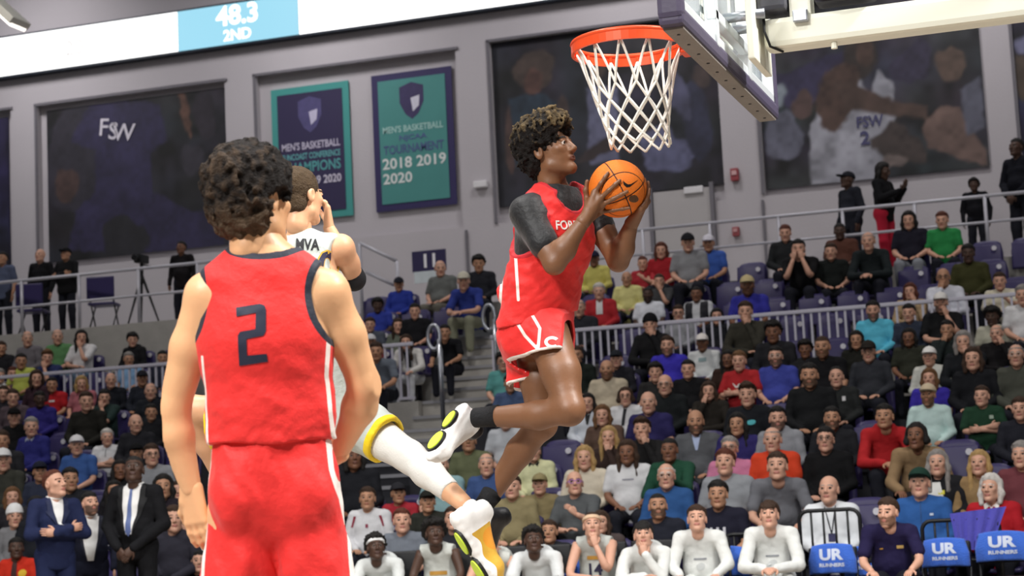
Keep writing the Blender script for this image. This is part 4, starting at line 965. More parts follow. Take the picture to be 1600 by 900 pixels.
C(760, 727, '3f5584', 'lap', 'short', 'fringe', 'gy', 1, "spectator in a blue shirt left of the jumping player's lower leg")
C(553, 715, '202126', 'lap', 'long', 'bob', 'bk', 3, 'spectator in black with a white collar beside the red shorts', fem=1)
C(574, 780, 'd3d3d6', 'lap', 'long', 'short', 'br', 2, 'spectator in a white jacket with maroon shoulder stripes')
C(622, 772, 'a82f3a', 'lap', 'short', None, 'bk', 2, 'small spectator in a red and white top beneath the leg sleeve', cap=('cap', '2b2b30'))
C(628, 815, '707680', 'lap', 'short', 'short', 'rd', 1, 'spectator in a grey T-shirt between two bench players')
C(668, 785, '2c2d28', 'lap', 'long', None, 'bk', 2, 'spectator in a dark jacket and cap under the white leg sleeve', cap=('cap', '22231f'))
C(708, 812, '2a2b30', 'lap', 'long', 'short', 'br', 1, 'spectator in charcoal hidden behind the gold shoe')
C(790, 655, 'b8bcc2', 'lap', 'short', 'short', 'gy', 1, 'spectator in a pale grey shirt behind the lower leg of the jumping player')
C(834, 706, 'd3d3a8', 'lap', 'long', 'short', 'gy', 1, 'spectator in a cream sweater with a black collar', fat=.02)
C(800, 762, '8a7f5e', 'lap', 'long', 'short', 'br', 1, 'spectator in a tan camouflage jacket behind the bench', fat=.02)
C(843, 758, '877a58', 'lap', 'long', None, 'br', 1, 'spectator in khaki with a camouflage cap beside the cream sweater', cap=('cap', '8f8460'))
C(858, 832, '26272e', 'lap', 'long', 'short', 'br', 2, 'small spectator in black behind the bench left of jersey 14', row=0)
# ---- right of the jumping player, top rows
C(928, 405, 'c9c06a', 'lap', 'long', None, 'bk', 3, 'spectator in a yellow shirt and dark cap beside the elbow of the jumping player', cap=('cap', '23243a'))
C(1033, 392, 'a3262e', 'lap', 'short', 'wavy', 'rd', 1, 'spectator in a dark red T-shirt on the upper row', fem=1)
C(1075, 380, '8b8c90', 'lap', 'short', None, 'bk', 1, 'spectator in a grey T-shirt and black cap on the upper row', cap=('cap', '1f2024'))
C(1107, 381, '3f5fae', 'lap', 'short', None, 'br', 2, 'spectator in a blue T-shirt and white cap on the upper row', cap=('cap', 'd6d3dc'))
C(1004, 412, 'a8323a', 'cheer', 'short', 'cropped', 'rd', 1, 'spectator in a red top with hands raised on the upper row')
C(1030, 440, '47484a', 'chin', 'short', 'cropped', 'br', 1, 'spectator in dark grey with a raised arm above the white T-shirt')
C(936, 456, 'b02f35', 'lap', 'long', 'short', 'wh', 1, 'spectator in a red jacket over white above the balustrade')
C(905, 482, '2c2d33', 'lap', 'long', 'fringe', 'gy', 1, 'spectator in a dark jacket against the red shorts, above the balustrade')
C(979, 436, 'd6d08c', 'lap', 'long', 'bald', 'br', 2, 'spectator in a pale yellow long-sleeved shirt above the balustrade')
C(1012, 461, 'dfe2ea', 'lap', 'short', 'buzz', 'bk', 4, 'large spectator in a white T-shirt above the balustrade', beard=True, fat=.03)
C(1088, 460, 'cfd0d4', 'lap', 'short', 'buzz', 'bk', 3, 'spectator in a white shirt under a dark jacket above the balustrade')
C(1168, 447, '3a3aa0', 'lap', 'short', None, 'br', 3, 'spectator in a violet-blue T-shirt and tan cap', cap=('cap', 'c9b98c'), beard=True)
C(1227, 365, '26282a', 'lap', 'long', 'cropped', 'rd', 1, 'spectator in a black top leaning sideways on the highest right row')
C(1248, 390, '161618', 'pray', 'short', 'short', 'bk', 1, 'spectator in a black T-shirt holding both hands to the face')
C(1312, 362, '5b3a30', 'lap', 'short', 'buzz', 'bk', 4, 'spectator in a brown shirt on the highest right row', fat=.03)
C(1298, 394, '1b1f1e', 'lap', 'short', 'short', 'br', 1, 'spectator in a dark T-shirt looking down beside the hands-to-face spectator')
C(1357, 378, '22282a', 'clasp', 'long', 'fringe', 'gy', 1, 'spectator in a dark collared shirt with hands joined, upper right', fat=.02)
C(1420, 345, '23222e', 'lap', 'short', 'wavy', 'bk', 1, 'spectator in a navy T-shirt beside the bright green shirt', fem=1, trouser='8a8d94')
C(1472, 345, '2f8a4c', 'lap', 'short', 'short', 'rd', 1, 'spectator in a bright green shirt under the right railing')
C(1513, 397, '3f3f24', 'lap', 'long', 'short', 'bk', 4, 'spectator in olive among the empty purple seats')
C(1422, 456, 'b39a78', 'chin', 'long', 'wavy', 'rd', 1, 'spectator in a tan jacket with a hand at the mouth above the balustrade', fem=1)
C(1474, 434, 'd6d8e2', 'chinL', 'long', 'bald', 'br', 2, 'large spectator in a white shirt and glasses above the balustrade', glasses=True, fat=.03)
C(1470, 474, '1a1b1d', 'chin', 'short', None, 'bk', 1, 'spectator in a black T-shirt and white cap yawning by the balustrade', cap=('cap', 'e3e0dc'), beard=True, fat=.02)
C(1562, 440, 'cfc9b4', 'cheer', 'short', 'short', 'br', 1, 'spectator in a beige polo shirt above the balustrade')
C(1598, 462, 'd4d4d6', 'lap', 'short', 'short', 'gy', 1, 'spectator in white cut off by the right edge, above the balustrade')
# ---- right block below the balustrade
C(1016, 508, '1c1c1e', 'chin', 'long', None, 'bk', 1, 'spectator in a black hooded jacket drinking beside the grey shirt', cap=('beanie', '17171a'), hood=True)
C(1060, 490, '9b9da2', 'lap', 'long', 'short', 'br', 1, 'spectator in a grey sweatshirt and glasses at the balustrade', glasses=True)
C(1120, 495, '24252b', 'lap', 'long', 'long', 'bk', 1, 'spectator in a dark jacket with a pale lanyard at the balustrade', fem=1)
C(1165, 488, '38362f', 'chin', 'long', 'short', 'br', 1, 'spectator in a dark vest with pale sleeves at the balustrade')
C(1208, 520, '26262a', 'lap', 'long', 'curly', 'bk', 3, 'spectator in dark clothes left of the empty purple seats')
C(1364, 486, '5fc0dc', 'lap', 'long', 'short', 'bk', 1, 'spectator in a bright sky-blue sweatshirt', beard=True)
C(1420, 490, '353c4c', 'lap', 'long', 'short', 'bk', 1, 'spectator in a slate-blue top right of the sky-blue sweatshirt')
C(1550, 496, 'b9b7a6', 'lap', 'short', 'afro', 'bk', 4, 'spectator in a pale polo shirt below the beige polo')
C(900, 556, '1e2420', 'lap', 'long', 'short', 'br', 2, 'spectator in a black jacket over green beside the raised knee')
C(963, 562, '24242a', 'lap', 'long', None, 'br', 1, 'spectator in a dark top and cap behind the tan T-shirt', cap=('cap', '23262c'))
C(948, 578, 'bcb09a', 'lap', 'short', 'bald', 'br', 2, 'spectator in a tan T-shirt beside the raised knee', beard=True, fat=.02)
C(1043, 541, '3e36b0', 'lap', 'short', 'short', 'br', 1, 'large spectator in a vivid purple-blue polo shirt', beard=True, fat=.04)
C(1097, 536, 'd9dcdc', 'lap', 'long', None, 'bk', 3, 'spectator in a white sweatshirt and white cap, middle right', cap=('cap', 'e9e4e0'))
C(1137, 562, '3a2a24', 'lap', 'short', 'long', 'bk', 3, 'spectator in brown between the white sweatshirt and the red T-shirt', fem=1)
C(1155, 565, 'b02c30', 'cross', 'short', 'short', 'lb', 1, 'spectator in a red T-shirt with a white print and folded arms')
C(1212, 558, '424ba0', 'lap', 'short', 'short', 'bk', 1, 'large spectator in a blue T-shirt and glasses, middle right', glasses='c8c4bc', beard=True, fat=.03)
C(1258, 547, '2a2a2c', 'lap', 'short', 'curly', 'bk', 3, 'small spectator in dark clothes left of the plain black T-shirt')
C(1285, 543, '17171a', 'lap', 'short', 'buzz', 'br', 2, 'spectator in a plain black T-shirt below the empty purple seats', beard=True)
C(1338, 532, '23231f', 'lap', 'long', 'bob', 'bk', 2, 'spectator in dark green below the sky-blue sweatshirt', fem=1)
C(1357, 550, '34363c', 'lap', 'long', None, 'gy', 1, 'spectator in a charcoal jacket, glasses and dark cap', cap=('cap', '2a2622'), glasses=True)
C(1420, 528, '33352c', 'lap', 'short', 'long', 'bk', 3, 'small spectator in a dark printed top below the slate-blue top', fem=1)
C(1480, 516, '232a2a', 'chinL', 'long', 'short', 'bk', 2, 'spectator in a black top with a hand at the cheek, right block')
C(1505, 535, '1e2024', 'chin', 'long', 'bob', 'gy', 1, 'spectator in dark clothes beside the cheek-resting spectator', fem=1)
C(1557, 522, '1c1a1c', 'chin', 'long', 'fringe', 'gy', 1, 'spectator in black with a hand over the mouth, far right')
C(1588, 556, '4a4c44', 'lap', 'long', 'fringe', 'gy', 1, 'spectator in an olive-grey top and glasses at the far right', glasses='b8b0a8')
C(1452, 558, 'cfd0c8', 'lap', 'long', None, 'gy', 1, 'large spectator in a white jacket and white cap, right block', cap=('cap', 'e8e6e2'), fat=.04)
C(1520, 562, '1b1c20', 'lap', 'long', 'bob', 'br', 1, 'smiling spectator in black right of the white jacket', fem=1)
C(1024, 583, '2b2a2a', 'lap', 'short', 'curly', 'bk', 1, 'small spectator in dark clothes in front of the purple-blue polo')
C(1075, 578, '18181b', 'lap', 'long', 'short', 'bk', 1, 'spectator in a black sweater beside the purple-blue polo', fat=.02)
C(1039, 602, '1d2022', 'lap', 'long', 'bald', 'gy', 1, 'spectator in a black zipped jacket and glasses, middle right', glasses=True, fat=.02)
C(1107, 612, '2a2622', 'chinL', 'long', 'long', 'br', 1, 'spectator in a dark brown jacket raising one hand', fem=1)
C(1168, 618, '1f2126', 'lap', 'long', 'tuft', 'br', 1, 'small spectator in a dark jacket with an aqua mark')
C(1265, 588, '1b1c1e', 'lap', 'long', 'short', 'bk', 2, 'spectator in a black leather jacket, middle right', beard=True)
C(1307, 590, '2a2c2c', 'lap', 'long', 'recede', 'bk', 1, 'spectator in a dark grey jacket with a white badge', fat=.02)
C(1452, 592, '3d32a0', 'lap', 'short', 'bob', 'lb', 1, 'small spectator in a purple shirt behind the pale blue top')
C(977, 620, 'd8d8da', 'lap', 'long', 'pulled', 'br', 1, 'spectator in a white and black jacket and glasses', glasses=True, fem=1)
C(918, 630, 'cdd2da', 'lap', 'long', 'long', 'bk', 1, 'spectator in a white jacket over black beside the raised knee', fem=1)
C(941, 650, '5e4a40', 'lap', 'long', 'bob', 'lb', 1, 'spectator in a brown top right of the white jacket and knee', fem=1)
C(1013, 630, '2e2a58', 'lap', 'short', 'bald', 'gy', 1, 'spectator in a dark indigo polo shirt, middle right', fat=.02)
C(1087, 660, '5a5c60', 'lap', 'long', 'bald', 'bk', 2, 'spectator in a grey blazer over a pale blue shirt', beard=True, fat=.02)
C(1152, 664, '332d66', 'lap', 'short', 'long', 'bk', 2, 'spectator in a purple jersey left of the grey hoodie', fem=1)
C(1215, 655, '92949a', 'lap', 'long', 'short', 'bk', 1, 'spectator in a grey hooded sweatshirt, right block', hood=True, beard=True)
C(1300, 655, '25262a', 'lap', 'long', 'short', 'bk', 2, 'spectator in a dark jacket with a pale blue collar', beard=True)
C(1382, 652, 'b3282c', 'clasp', 'long', 'short', 'bk', 2, 'spectator in a bright red hooded sweatshirt with joined hands', hood=True)
C(1450, 618, 'c3dcd8', 'lap', 'long', None, 'br', 2, 'spectator in a pale aqua long-sleeved top and white cap', cap=('cap', 'c9b89c'), beard=True)
C(1534, 620, '22402e', 'cross', 'short', 'short', 'br', 1, 'spectator in a dark green polo shirt with folded arms', fat=.02)
C(1594, 640, '24252d', 'lap', 'long', 'short', 'br', 1, 'spectator in a dark top at the right edge, middle row')
C(1003, 672, '201f20', 'chin', 'long', 'tuft', 'br', 1, 'spectator in a black jacket turned sideways behind the white T-shirt')
C(951, 684, '3a2c28', 'chin', 'long', 'long', 'bl', 1, 'spectator in dark brown behind the cream jacket', fem=1)
C(1046, 704, '234a38', 'cheer', 'long', 'buzz', 'bk', 3, 'spectator in a green jacket over white, lower right')
C(1140, 702, 'c57a9a', 'lap', 'short', 'short', 'gy', 1, 'spectator in a pink shirt behind the grey T-shirt', fat=.02, glasses=True)
C(1207, 688, 'cf4428', 'lap', 'short', 'fringe', 'gy', 1, 'spectator in an orange-red T-shirt, lower right', fat=.02)
C(1290, 688, '141416', 'lap', 'long', 'short', 'bk', 1, 'spectator in a black shirt and glasses, lower right', glasses=True, fat=.02)
C(1432, 682, '93795a', 'lean', 'long', 'pulled', 'bk', 3, 'spectator in a tan coat beside the empty purple seats', fem=1)
C(913, 716, 'cdc3b0', 'lap', 'long', 'long', 'bl', 1, 'spectator in a cream cardigan above the purple sunglasses', fem=1)
C(980, 708, 'd6d6d8', 'lap', 'short', 'wavy', 'br', 3, 'spectator in a white printed T-shirt, lower centre', fem=1)
C(1465, 725, '1f1f22', 'lap', 'long', 'wavy', 'gy', 1, 'spectator in a black jacket over a white and yellow print', fem=1)
C(1530, 725, '8d7350', 'lap', 'long', 'long', 'bl', 1, 'spectator in a tan top behind the red sweater', fem=1)
C(1596, 712, '6d3a40', 'lap', 'long', 'short', 'gy', 1, 'spectator in a maroon sweater at the right edge')
C(1133, 724, '8c8f94', 'lap', 'short', 'short', 'rd', 1, 'spectator in a light grey T-shirt in front of the pink shirt', fat=.02)
C(1215, 730, '6d6e74', 'lean', 'short', 'short', 'br', 1, 'spectator in a dark grey T-shirt above the bench', fat=.02)
C(898, 756, '55585a', 'cheer', 'short', 'bald', 'br', 1, 'spectator in dark grey wearing purple sunglasses', glasses='8a3fd0')
C(1041, 745, '2f5488', 'lap', 'long', 'fringe', 'wh', 1, 'spectator in a blue sweater and glasses above the bench', glasses='a09890', fat=.03)
C(1437, 756, '2f5a98', 'lap', 'long', None, 'gy', 1, 'large spectator in a blue zipped jacket and dark green cap', cap=('cap', '1f3a30'), fat=.04)
C(1548, 764, 'a81f28', 'lap', 'long', 'bob', 'wh', 1, 'spectator in a red sweater with a white collar', fem=1)
C(1028, 792, '23252f', 'lap', 'short', 'buzz', 'bk', 2, 'spectator in a dark navy polo behind the bench', beard=True)
C(1122, 774, '20202e', 'lap', 'short', 'short', 'bk', 2, 'spectator in a navy lettered T-shirt behind the bench')
C(1295, 766, 'dfe2e6', 'lap', 'long', 'bald', 'gy', 1, 'spectator in a white shirt with a lanyard behind the black rail', fat=.03)
C(938, 818, '4b4140', 'lap', 'short', 'bob', 'br', 1, 'small spectator half hidden behind jersey 14', row=0)
settle()
# ---- standing along the concourse
standing(5, 405, 20.5, '59617a', 'stand', 'short', 'short', 'bk', 2, 'person in a blue-grey shirt standing at the left railing end')
standing(64, 400, 20.7, '1b1b1e', 'stand', 'long', 'bald', 'br', 1, 'person in a black jacket standing left of the tripod beside the pier')
standing(104, 398, 20.3, '19191b', 'standcross', 'long', None, 'bk', 2, 'person in a black jacket and cap standing at the left railing', cap=('cap', '141416'), fat=.04)
standing(284, 388, 21.0, '211e20', 'stand', 'long', 'short', 'bk', 3, 'person in dark clothes standing right of the tripod')
standing(1324, 282, 22.4, '22242c', 'stand', 'long', None, 'bk', 4, 'person in a dark jacket and cap standing behind the right railing', cap=('cap', '1c1d24'), face=(-.7, -.7))
standing(1380, 268, 22.0, '131316', 'standphone', 'long', 'wavy', 'bk', 4, 'person in a black top and red trousers looking at a phone', face=(.9, -.4), trouser='b3243a', fem=1, look=np.array([.9, -.4, -.3]))
standing(1522, 290, 21.9, '15151a', 'stand', 'long', 'curly', 'bk', 4, 'short person in black standing behind the right railing')
standing(1588, 232, 22.0, '15161e', 'standfront', 'long', 'short', 'bk', 4, 'tall person in a navy coat standing at the right edge', face=(-.5, -.8))
# ---- seats: one behind every spectator, empty ones in the gaps
def seat_meshes():
    q = MB(); nx, nz = 8, 6; V = []; F = []
    for side in (0, 1):
        for j in range(nz+1):
            for i in range(nx+1):
                u = i/nx*2-1; v = j/nz; wd_ = .235*(1-.12*max(0, v-.7)/.3*abs(u)); top = 1-.10*abs(u)**4
                x = wd_*u; z = .40+.47*v*top; y = .20+.09*v-.035*(1-u*u)*math.sin(math.pi*min(1, v*1.05))*-1+side*.028
                V.append((x, y, z))
    n = (nx+1)*(nz+1)
    for j in range(nz):
        for i in range(nx):
            a = j*(nx+1)+i; F.append((a, a+1, a+nx+2, a+nx+1)); F.append((a+n, a+n+nx+1, a+n+nx+2, a+n+1))
    edge = [j*(nx+1) for j in range(nz+1)]; edge = [i for i in range(nx+1)]+[j*(nx+1)+nx for j in range(1, nz+1)]+[nz*(nx+1)+i for i in range(nx-1, -1, -1)]+[j*(nx+1) for j in range(nz-1, 0, -1)]
    for a, b in zip(edge, edge[1:]+edge[:1]): F.append((a, a+n, b+n, b))
    q.add(V, F); back = mkmesh('backrest', np.concatenate(q.v), q.f, [M_purple])
    q = MB().box((0, 0, 0), (.44, .40, .04), 0, None, .016); pan = mkmesh('seat_pan', np.concatenate(q.v), q.f, [M_purple])
    q = MB().tube([(0, .0, 0), (0, -.008, 0)], .036, 14); dot = mkmesh('number_plate', np.concatenate(q.v), q.f, [mat('plate_white', 'e4e2ea', .5, var=.03)], None, False)
    q = MB().box((0, .22, .22), (.05, .05, .44)).box((0, .2, .012), (.10, .16, .024)); leg = mkmesh('stanchion', np.concatenate(q.v), q.f, [mat('seat_steel', '2c2a34', .5)])
    return back, pan, dot, leg
S_back, S_pan, S_dot, S_leg = seat_meshes(); NSEAT = 0
ORD = ['first', 'second', 'third', 'fourth', 'fifth', 'sixth', 'seventh', 'eighth', 'ninth', 'tenth', 'eleventh', 'twelfth', 'thirteenth']
def seat(i, x, label, empty, z=None):
    global NSEAT
    NSEAT += 1
    t = thing('stadium_seat', label, 'seat', (x, YR[i], ZR[i]), 0, 'purple seats of the stands')
    link('backrest', S_back, t); link('stanchion', S_leg, t)
    sp = link('seat_pan', S_pan, t, (0, .0, .43) if not empty else (0, .13, .60))
    if empty: sp.rotation_euler = (math.radians(78), 0, 0)
    link('number_plate', S_dot, t, (.13, .272, .79) if not empty else (.12, .085, .73))
for i in range(13):
    xs = sorted((x, l) for r_, x, l, _ in SEATED if r_ == i)
    for x, l in xs:
        if AISLE[0]-.1 < x < AISLE[1]+.1: continue
        seat(i, x, 'purple seat under the '+' '.join(l.split()[:12]), False)
    segs = [(-16.6 if i < 11 else -11., AISLE[0]-.3), (AISLE[1]+.3, 1.2)]
    for a, b in segs:
        pts = [a-.5]+[x for x, _ in xs if a < x < b]+[b+.5]
        for u_, v_ in zip(pts[:-1], pts[1:]):
            nb = [l for x, l in xs if abs(x-u_) < 1e-6]; nb2 = [l for x, l in xs if abs(x-v_) < 1e-6]
            n = int((v_-u_)/.53)-1
            for k in range(n):
                x = u_+(v_-u_)*(k+1)/(n+1); px, py, _ = proj((x, YR[i]+.2, ZR[i]+.75))
                if px < 0 or px > 1605 or py > 905 or 290 < px < 560 or (540 < px < 770 and py > 575): continue
                if 770 < px < 905 and 470 < py < 690: continue
                lab = ('empty purple seat %s right of the %s' % (['next', 'second', 'third', 'fourth', 'fifth', 'sixth', 'seventh'][min(k, 6)], ' '.join(nb[0].split()[:9]))) if nb else (('empty purple seat %s left of the %s' % (['next', 'second', 'third', 'fourth', 'fifth', 'sixth', 'seventh'][min(n-1-k, 6)], ' '.join(nb2[0].split()[:9]))) if nb2 else 'empty purple folding seat in the %s row of the stands' % ORD[i])
                seat(i, x, lab, True)
print('SEATS', NSEAT, 'PEOPLE', len(SEATED), 'offsets', sorted(round(float(q[3]), 2) for q in SEATED)[:8], sorted(round(float(q[3]), 2) for q in SEATED)[-8:])
# ================================================================== the players on the court
rv = _r.copy(); fv = np.array([math.sin(YAW), math.cos(YAW), 0.]); zv = np.array([0, 0, 1.])
def pdist(V, pts):
    """distance of vertices to a drawn line, measured across the line of sight's ground direction"""
    A = np.stack([V@rv, V@zv], 1); Q = np.array([[p@rv, p@zv] for p in pts]); best = np.full(len(V), 9.)
    for a, b in zip(Q[:-1], Q[1:]):
        ab = b-a; t = np.clip(((A-a)@ab)/(ab@ab), 0, 1); best = np.minimum(best, np.linalg.norm(A-a-t[:, None]*ab, axis=1))
    return best
def joinm(*parts):
    """[(V, F, mi)] -> one mesh's arrays, all quads"""
    n = 0; VV = []; FF = []; MM = []
    for V, F, m_ in parts:
        VV.append(V); FF.append(np.asarray(F)+n); MM.append(np.full(len(F), m_) if np.isscalar(m_) else m_); n += len(V)
    return np.concatenate(VV), np.concatenate(FF), np.concatenate(MM)
def hollow(S, D0, th):
    """turn a solid garment into a shell so that hems and cuffs are open"""
    S.D = np.maximum(S.D, -(D0+th)); return S
def bounds(pts, pad): P = np.array(pts); return P.min(0)-pad, P.max(0)+pad
def fingers(wrist, knuckles, tips, thumb, n_mid, r=.0092, h=.0036, palm_r=.03, bulge=.012):
    """a hand whose knuckles and finger tips are given; n_mid pushes the middle joints away from the palm"""
    pts = [wrist]+knuckles+tips+thumb; lo, hi = bounds(pts, .06); S = SDF(lo, hi, h)
    for k in knuckles: S.cone(wrist, k, .024, .0125, .014)
    for a, b in zip(knuckles[:-1], knuckles[1:]): S.cone(a, b, .0125, .0125, .012)
    for i, (k, t) in enumerate(zip(knuckles, tips)):
        rr = r*(.98, 1.03, 1.0, .88)[i]; m1 = k*.55+t*.45+n_mid*bulge; m2 = k*.22+t*.78+n_mid*bulge*.75
        S.chain([k, m1, m2, t], [rr*1.1, rr, rr*.92, rr*.78], .006)
    S.chain(thumb, [.017, .0125, .0105, .0085][:len(thumb)], .01); return S.mesh()
def relaxed_hand(w, d, n, side, curl=.6, s=1.05, h=.0036):
    d = unit(d); n = unit(np.asarray(n)-d*(np.asarray(n)@d)); l = np.cross(d, n)*side
    S = SDF(*bounds([w-d*.04, w+d*.2*s+n*.08, w+l*.07, w-l*.06, w+n*.07], .03), h)
    for o in (.027, .009, -.009, -.025): S.cone(w+l*o*.6, w+d*.088*s+l*o*s, .02, .0125, .014)
    for o, L, r in ((.029, .072, .0095), (.010, .082, .0098), (-.010, .076, .0095), (-.028, .060, .0085)):
        P = [w+d*.086*s+l*o*s]
        for a, f in ((.25, .42), (.85, .32), (1.35, .26)): P.append(P[-1]+(d*math.cos(a*curl*1.3)+n*math.sin(a*curl*1.3))*L*f*s)
        S.chain(P, [r*1.1, r, r*.92, r*.78], .005)
    p = w+d*.03*s+l*.026*s; q = p+unit(d*.75+l*.6+n*.3)*.04*s; S.chain([w+l*.01, p, q, q+unit(d*.9+l*.1+n*.45)*.034*s], [.02, .016, .0115, .009], .01)
    return S.mesh()
def big_head(center, look, up, scale=1., h=.0036, fem=0.):
    V0, F0, m0 = head(fem, h); B = basis(look, up); return (V0*scale)@B.T+center, F0, m0, B
def head_hair(kind_fn, center, B, scale, h, amp, sc1, sc2, lo=(-.2, -.2, -.2), hi=(.2, .22, .26)):
    S = SDF(lo, hi, h); kind_fn(S); S.fn(lambda D, P: D-amp*(vnoise(P, sc1, 3)+.55*vnoise(P, sc2, 8)))
    V, F = S.mesh(); return V, F, (V*scale)@B.T+center
M_red = 'e62f2d'; NAVY = '1c2130'
M_skinA = lambda t, hair: skin_mats(t, hair)

# ------------------------------------------------------------------ shoe
def shoe(parent, base, heel, toe, sole_n, main, accent, pods=True, gold=None, collar='16161a', size=.315):
    """heel, toe: world points on the sole's centre line; sole_n points out of the sole"""
    a = unit(toe-heel); n = unit(sole_n-a*(sole_n@a)); l = np.cross(a, n); Rm = np.stack([l, a, -n], 1); sc = size/.315
    S = SDF((-.085, -.05, -.02), (.085, .36, .20), .0055)
    for y0, y1, r0, r1, x in ((.03, .14, .036, .033, 0.), (.14, .235, .033, .046, .004), (.235, .28, .046, .036, .002)): S.cone((x, y0, .018), (x, y1, .018), r0, r1, .012, ((0, 0, 1), .5))
    S.cone((0, .035, .05), (0, .24, .045), .040, .042, .02); S.cone((0, .24, .042), (0, .275, .034), .040, .030, .02); S.cone((0, .04, .06), (0, .05, .125), .040, .041, .02); S.cone((0, .06, .1), (0, .16, .06), .036, .036, .02)
    S.ell((0, .05, .175), (.032, .036, .04), .006, op='s'); S.fn(lambda D, P: np.maximum(D, -P[..., 2])+.0012*np.sin(P[..., 1]*190)*np.clip((.03-P[..., 2])*60, 0, 1))
    V, F = S.mesh(); at = {'up': V[:, 2], 'along': V[:, 1], 'lace': np.maximum(np.abs(V[:, 0])*1.2, np.maximum(.10-V[:, 1], V[:, 1]-.20))+np.where(V[:, 2] > .055, 0, 1)}
    at['gold'] = np.maximum(.034-V[:, 2]+.008*np.sin(V[:, 1]*60), .09-V[:, 1]) if gold else np.ones(len(V)); at['gold2'] = d_ell(V, (.0, .145, .09), (.08, .045, .045)) if gold else np.ones(len(V))
    lay = [('lace', -1, .022, accent)]
    if gold: lay += [('gold', -1, .0, gold[0]), ('gold2', -1, 0., gold[1])]
    lay += [('up', .118, 1, collar)]
    W_ = (V*sc)@Rm.T+heel
    o = link('shoe', mkmesh('shoe', W_-base, F, [layered('shoe_leather', main, lay, .4, .15, 70)], None, True, at), parent)
    if pods:
        for y, ry, rx in ((.225, .05, .034), (.105, .047, .026)):
            for nm, e, colr, th in (('sole_ring', .010, '121214', .006), ('sole_pod', 0., 'd6f04a', .011)):
                q = []; m_ = 22; VV = []; FF = []
                for k in range(m_):
                    t_ = 2*math.pi*k/m_; VV.append(((rx+e)*math.cos(t_)+.003, y+(ry+e)*math.sin(t_), .004)); 
                for k in range(m_):
                    t_ = 2*math.pi*k/m_; VV.append(((rx+e)*.94*math.cos(t_)+.003, y+(ry+e)*.95*math.sin(t_), -th))
                FF = [(k, (k+1) % m_, m_+(k+1) % m_, m_+k) for k in range(m_)]+[tuple(range(2*m_-1, m_-1, -1))]
                link(nm, mkmesh(nm, (np.array(VV)*sc)@Rm.T+heel-base, FF, [mat(nm, colr, .5, var=.1, vscale=40)], None, False), o)
    return o

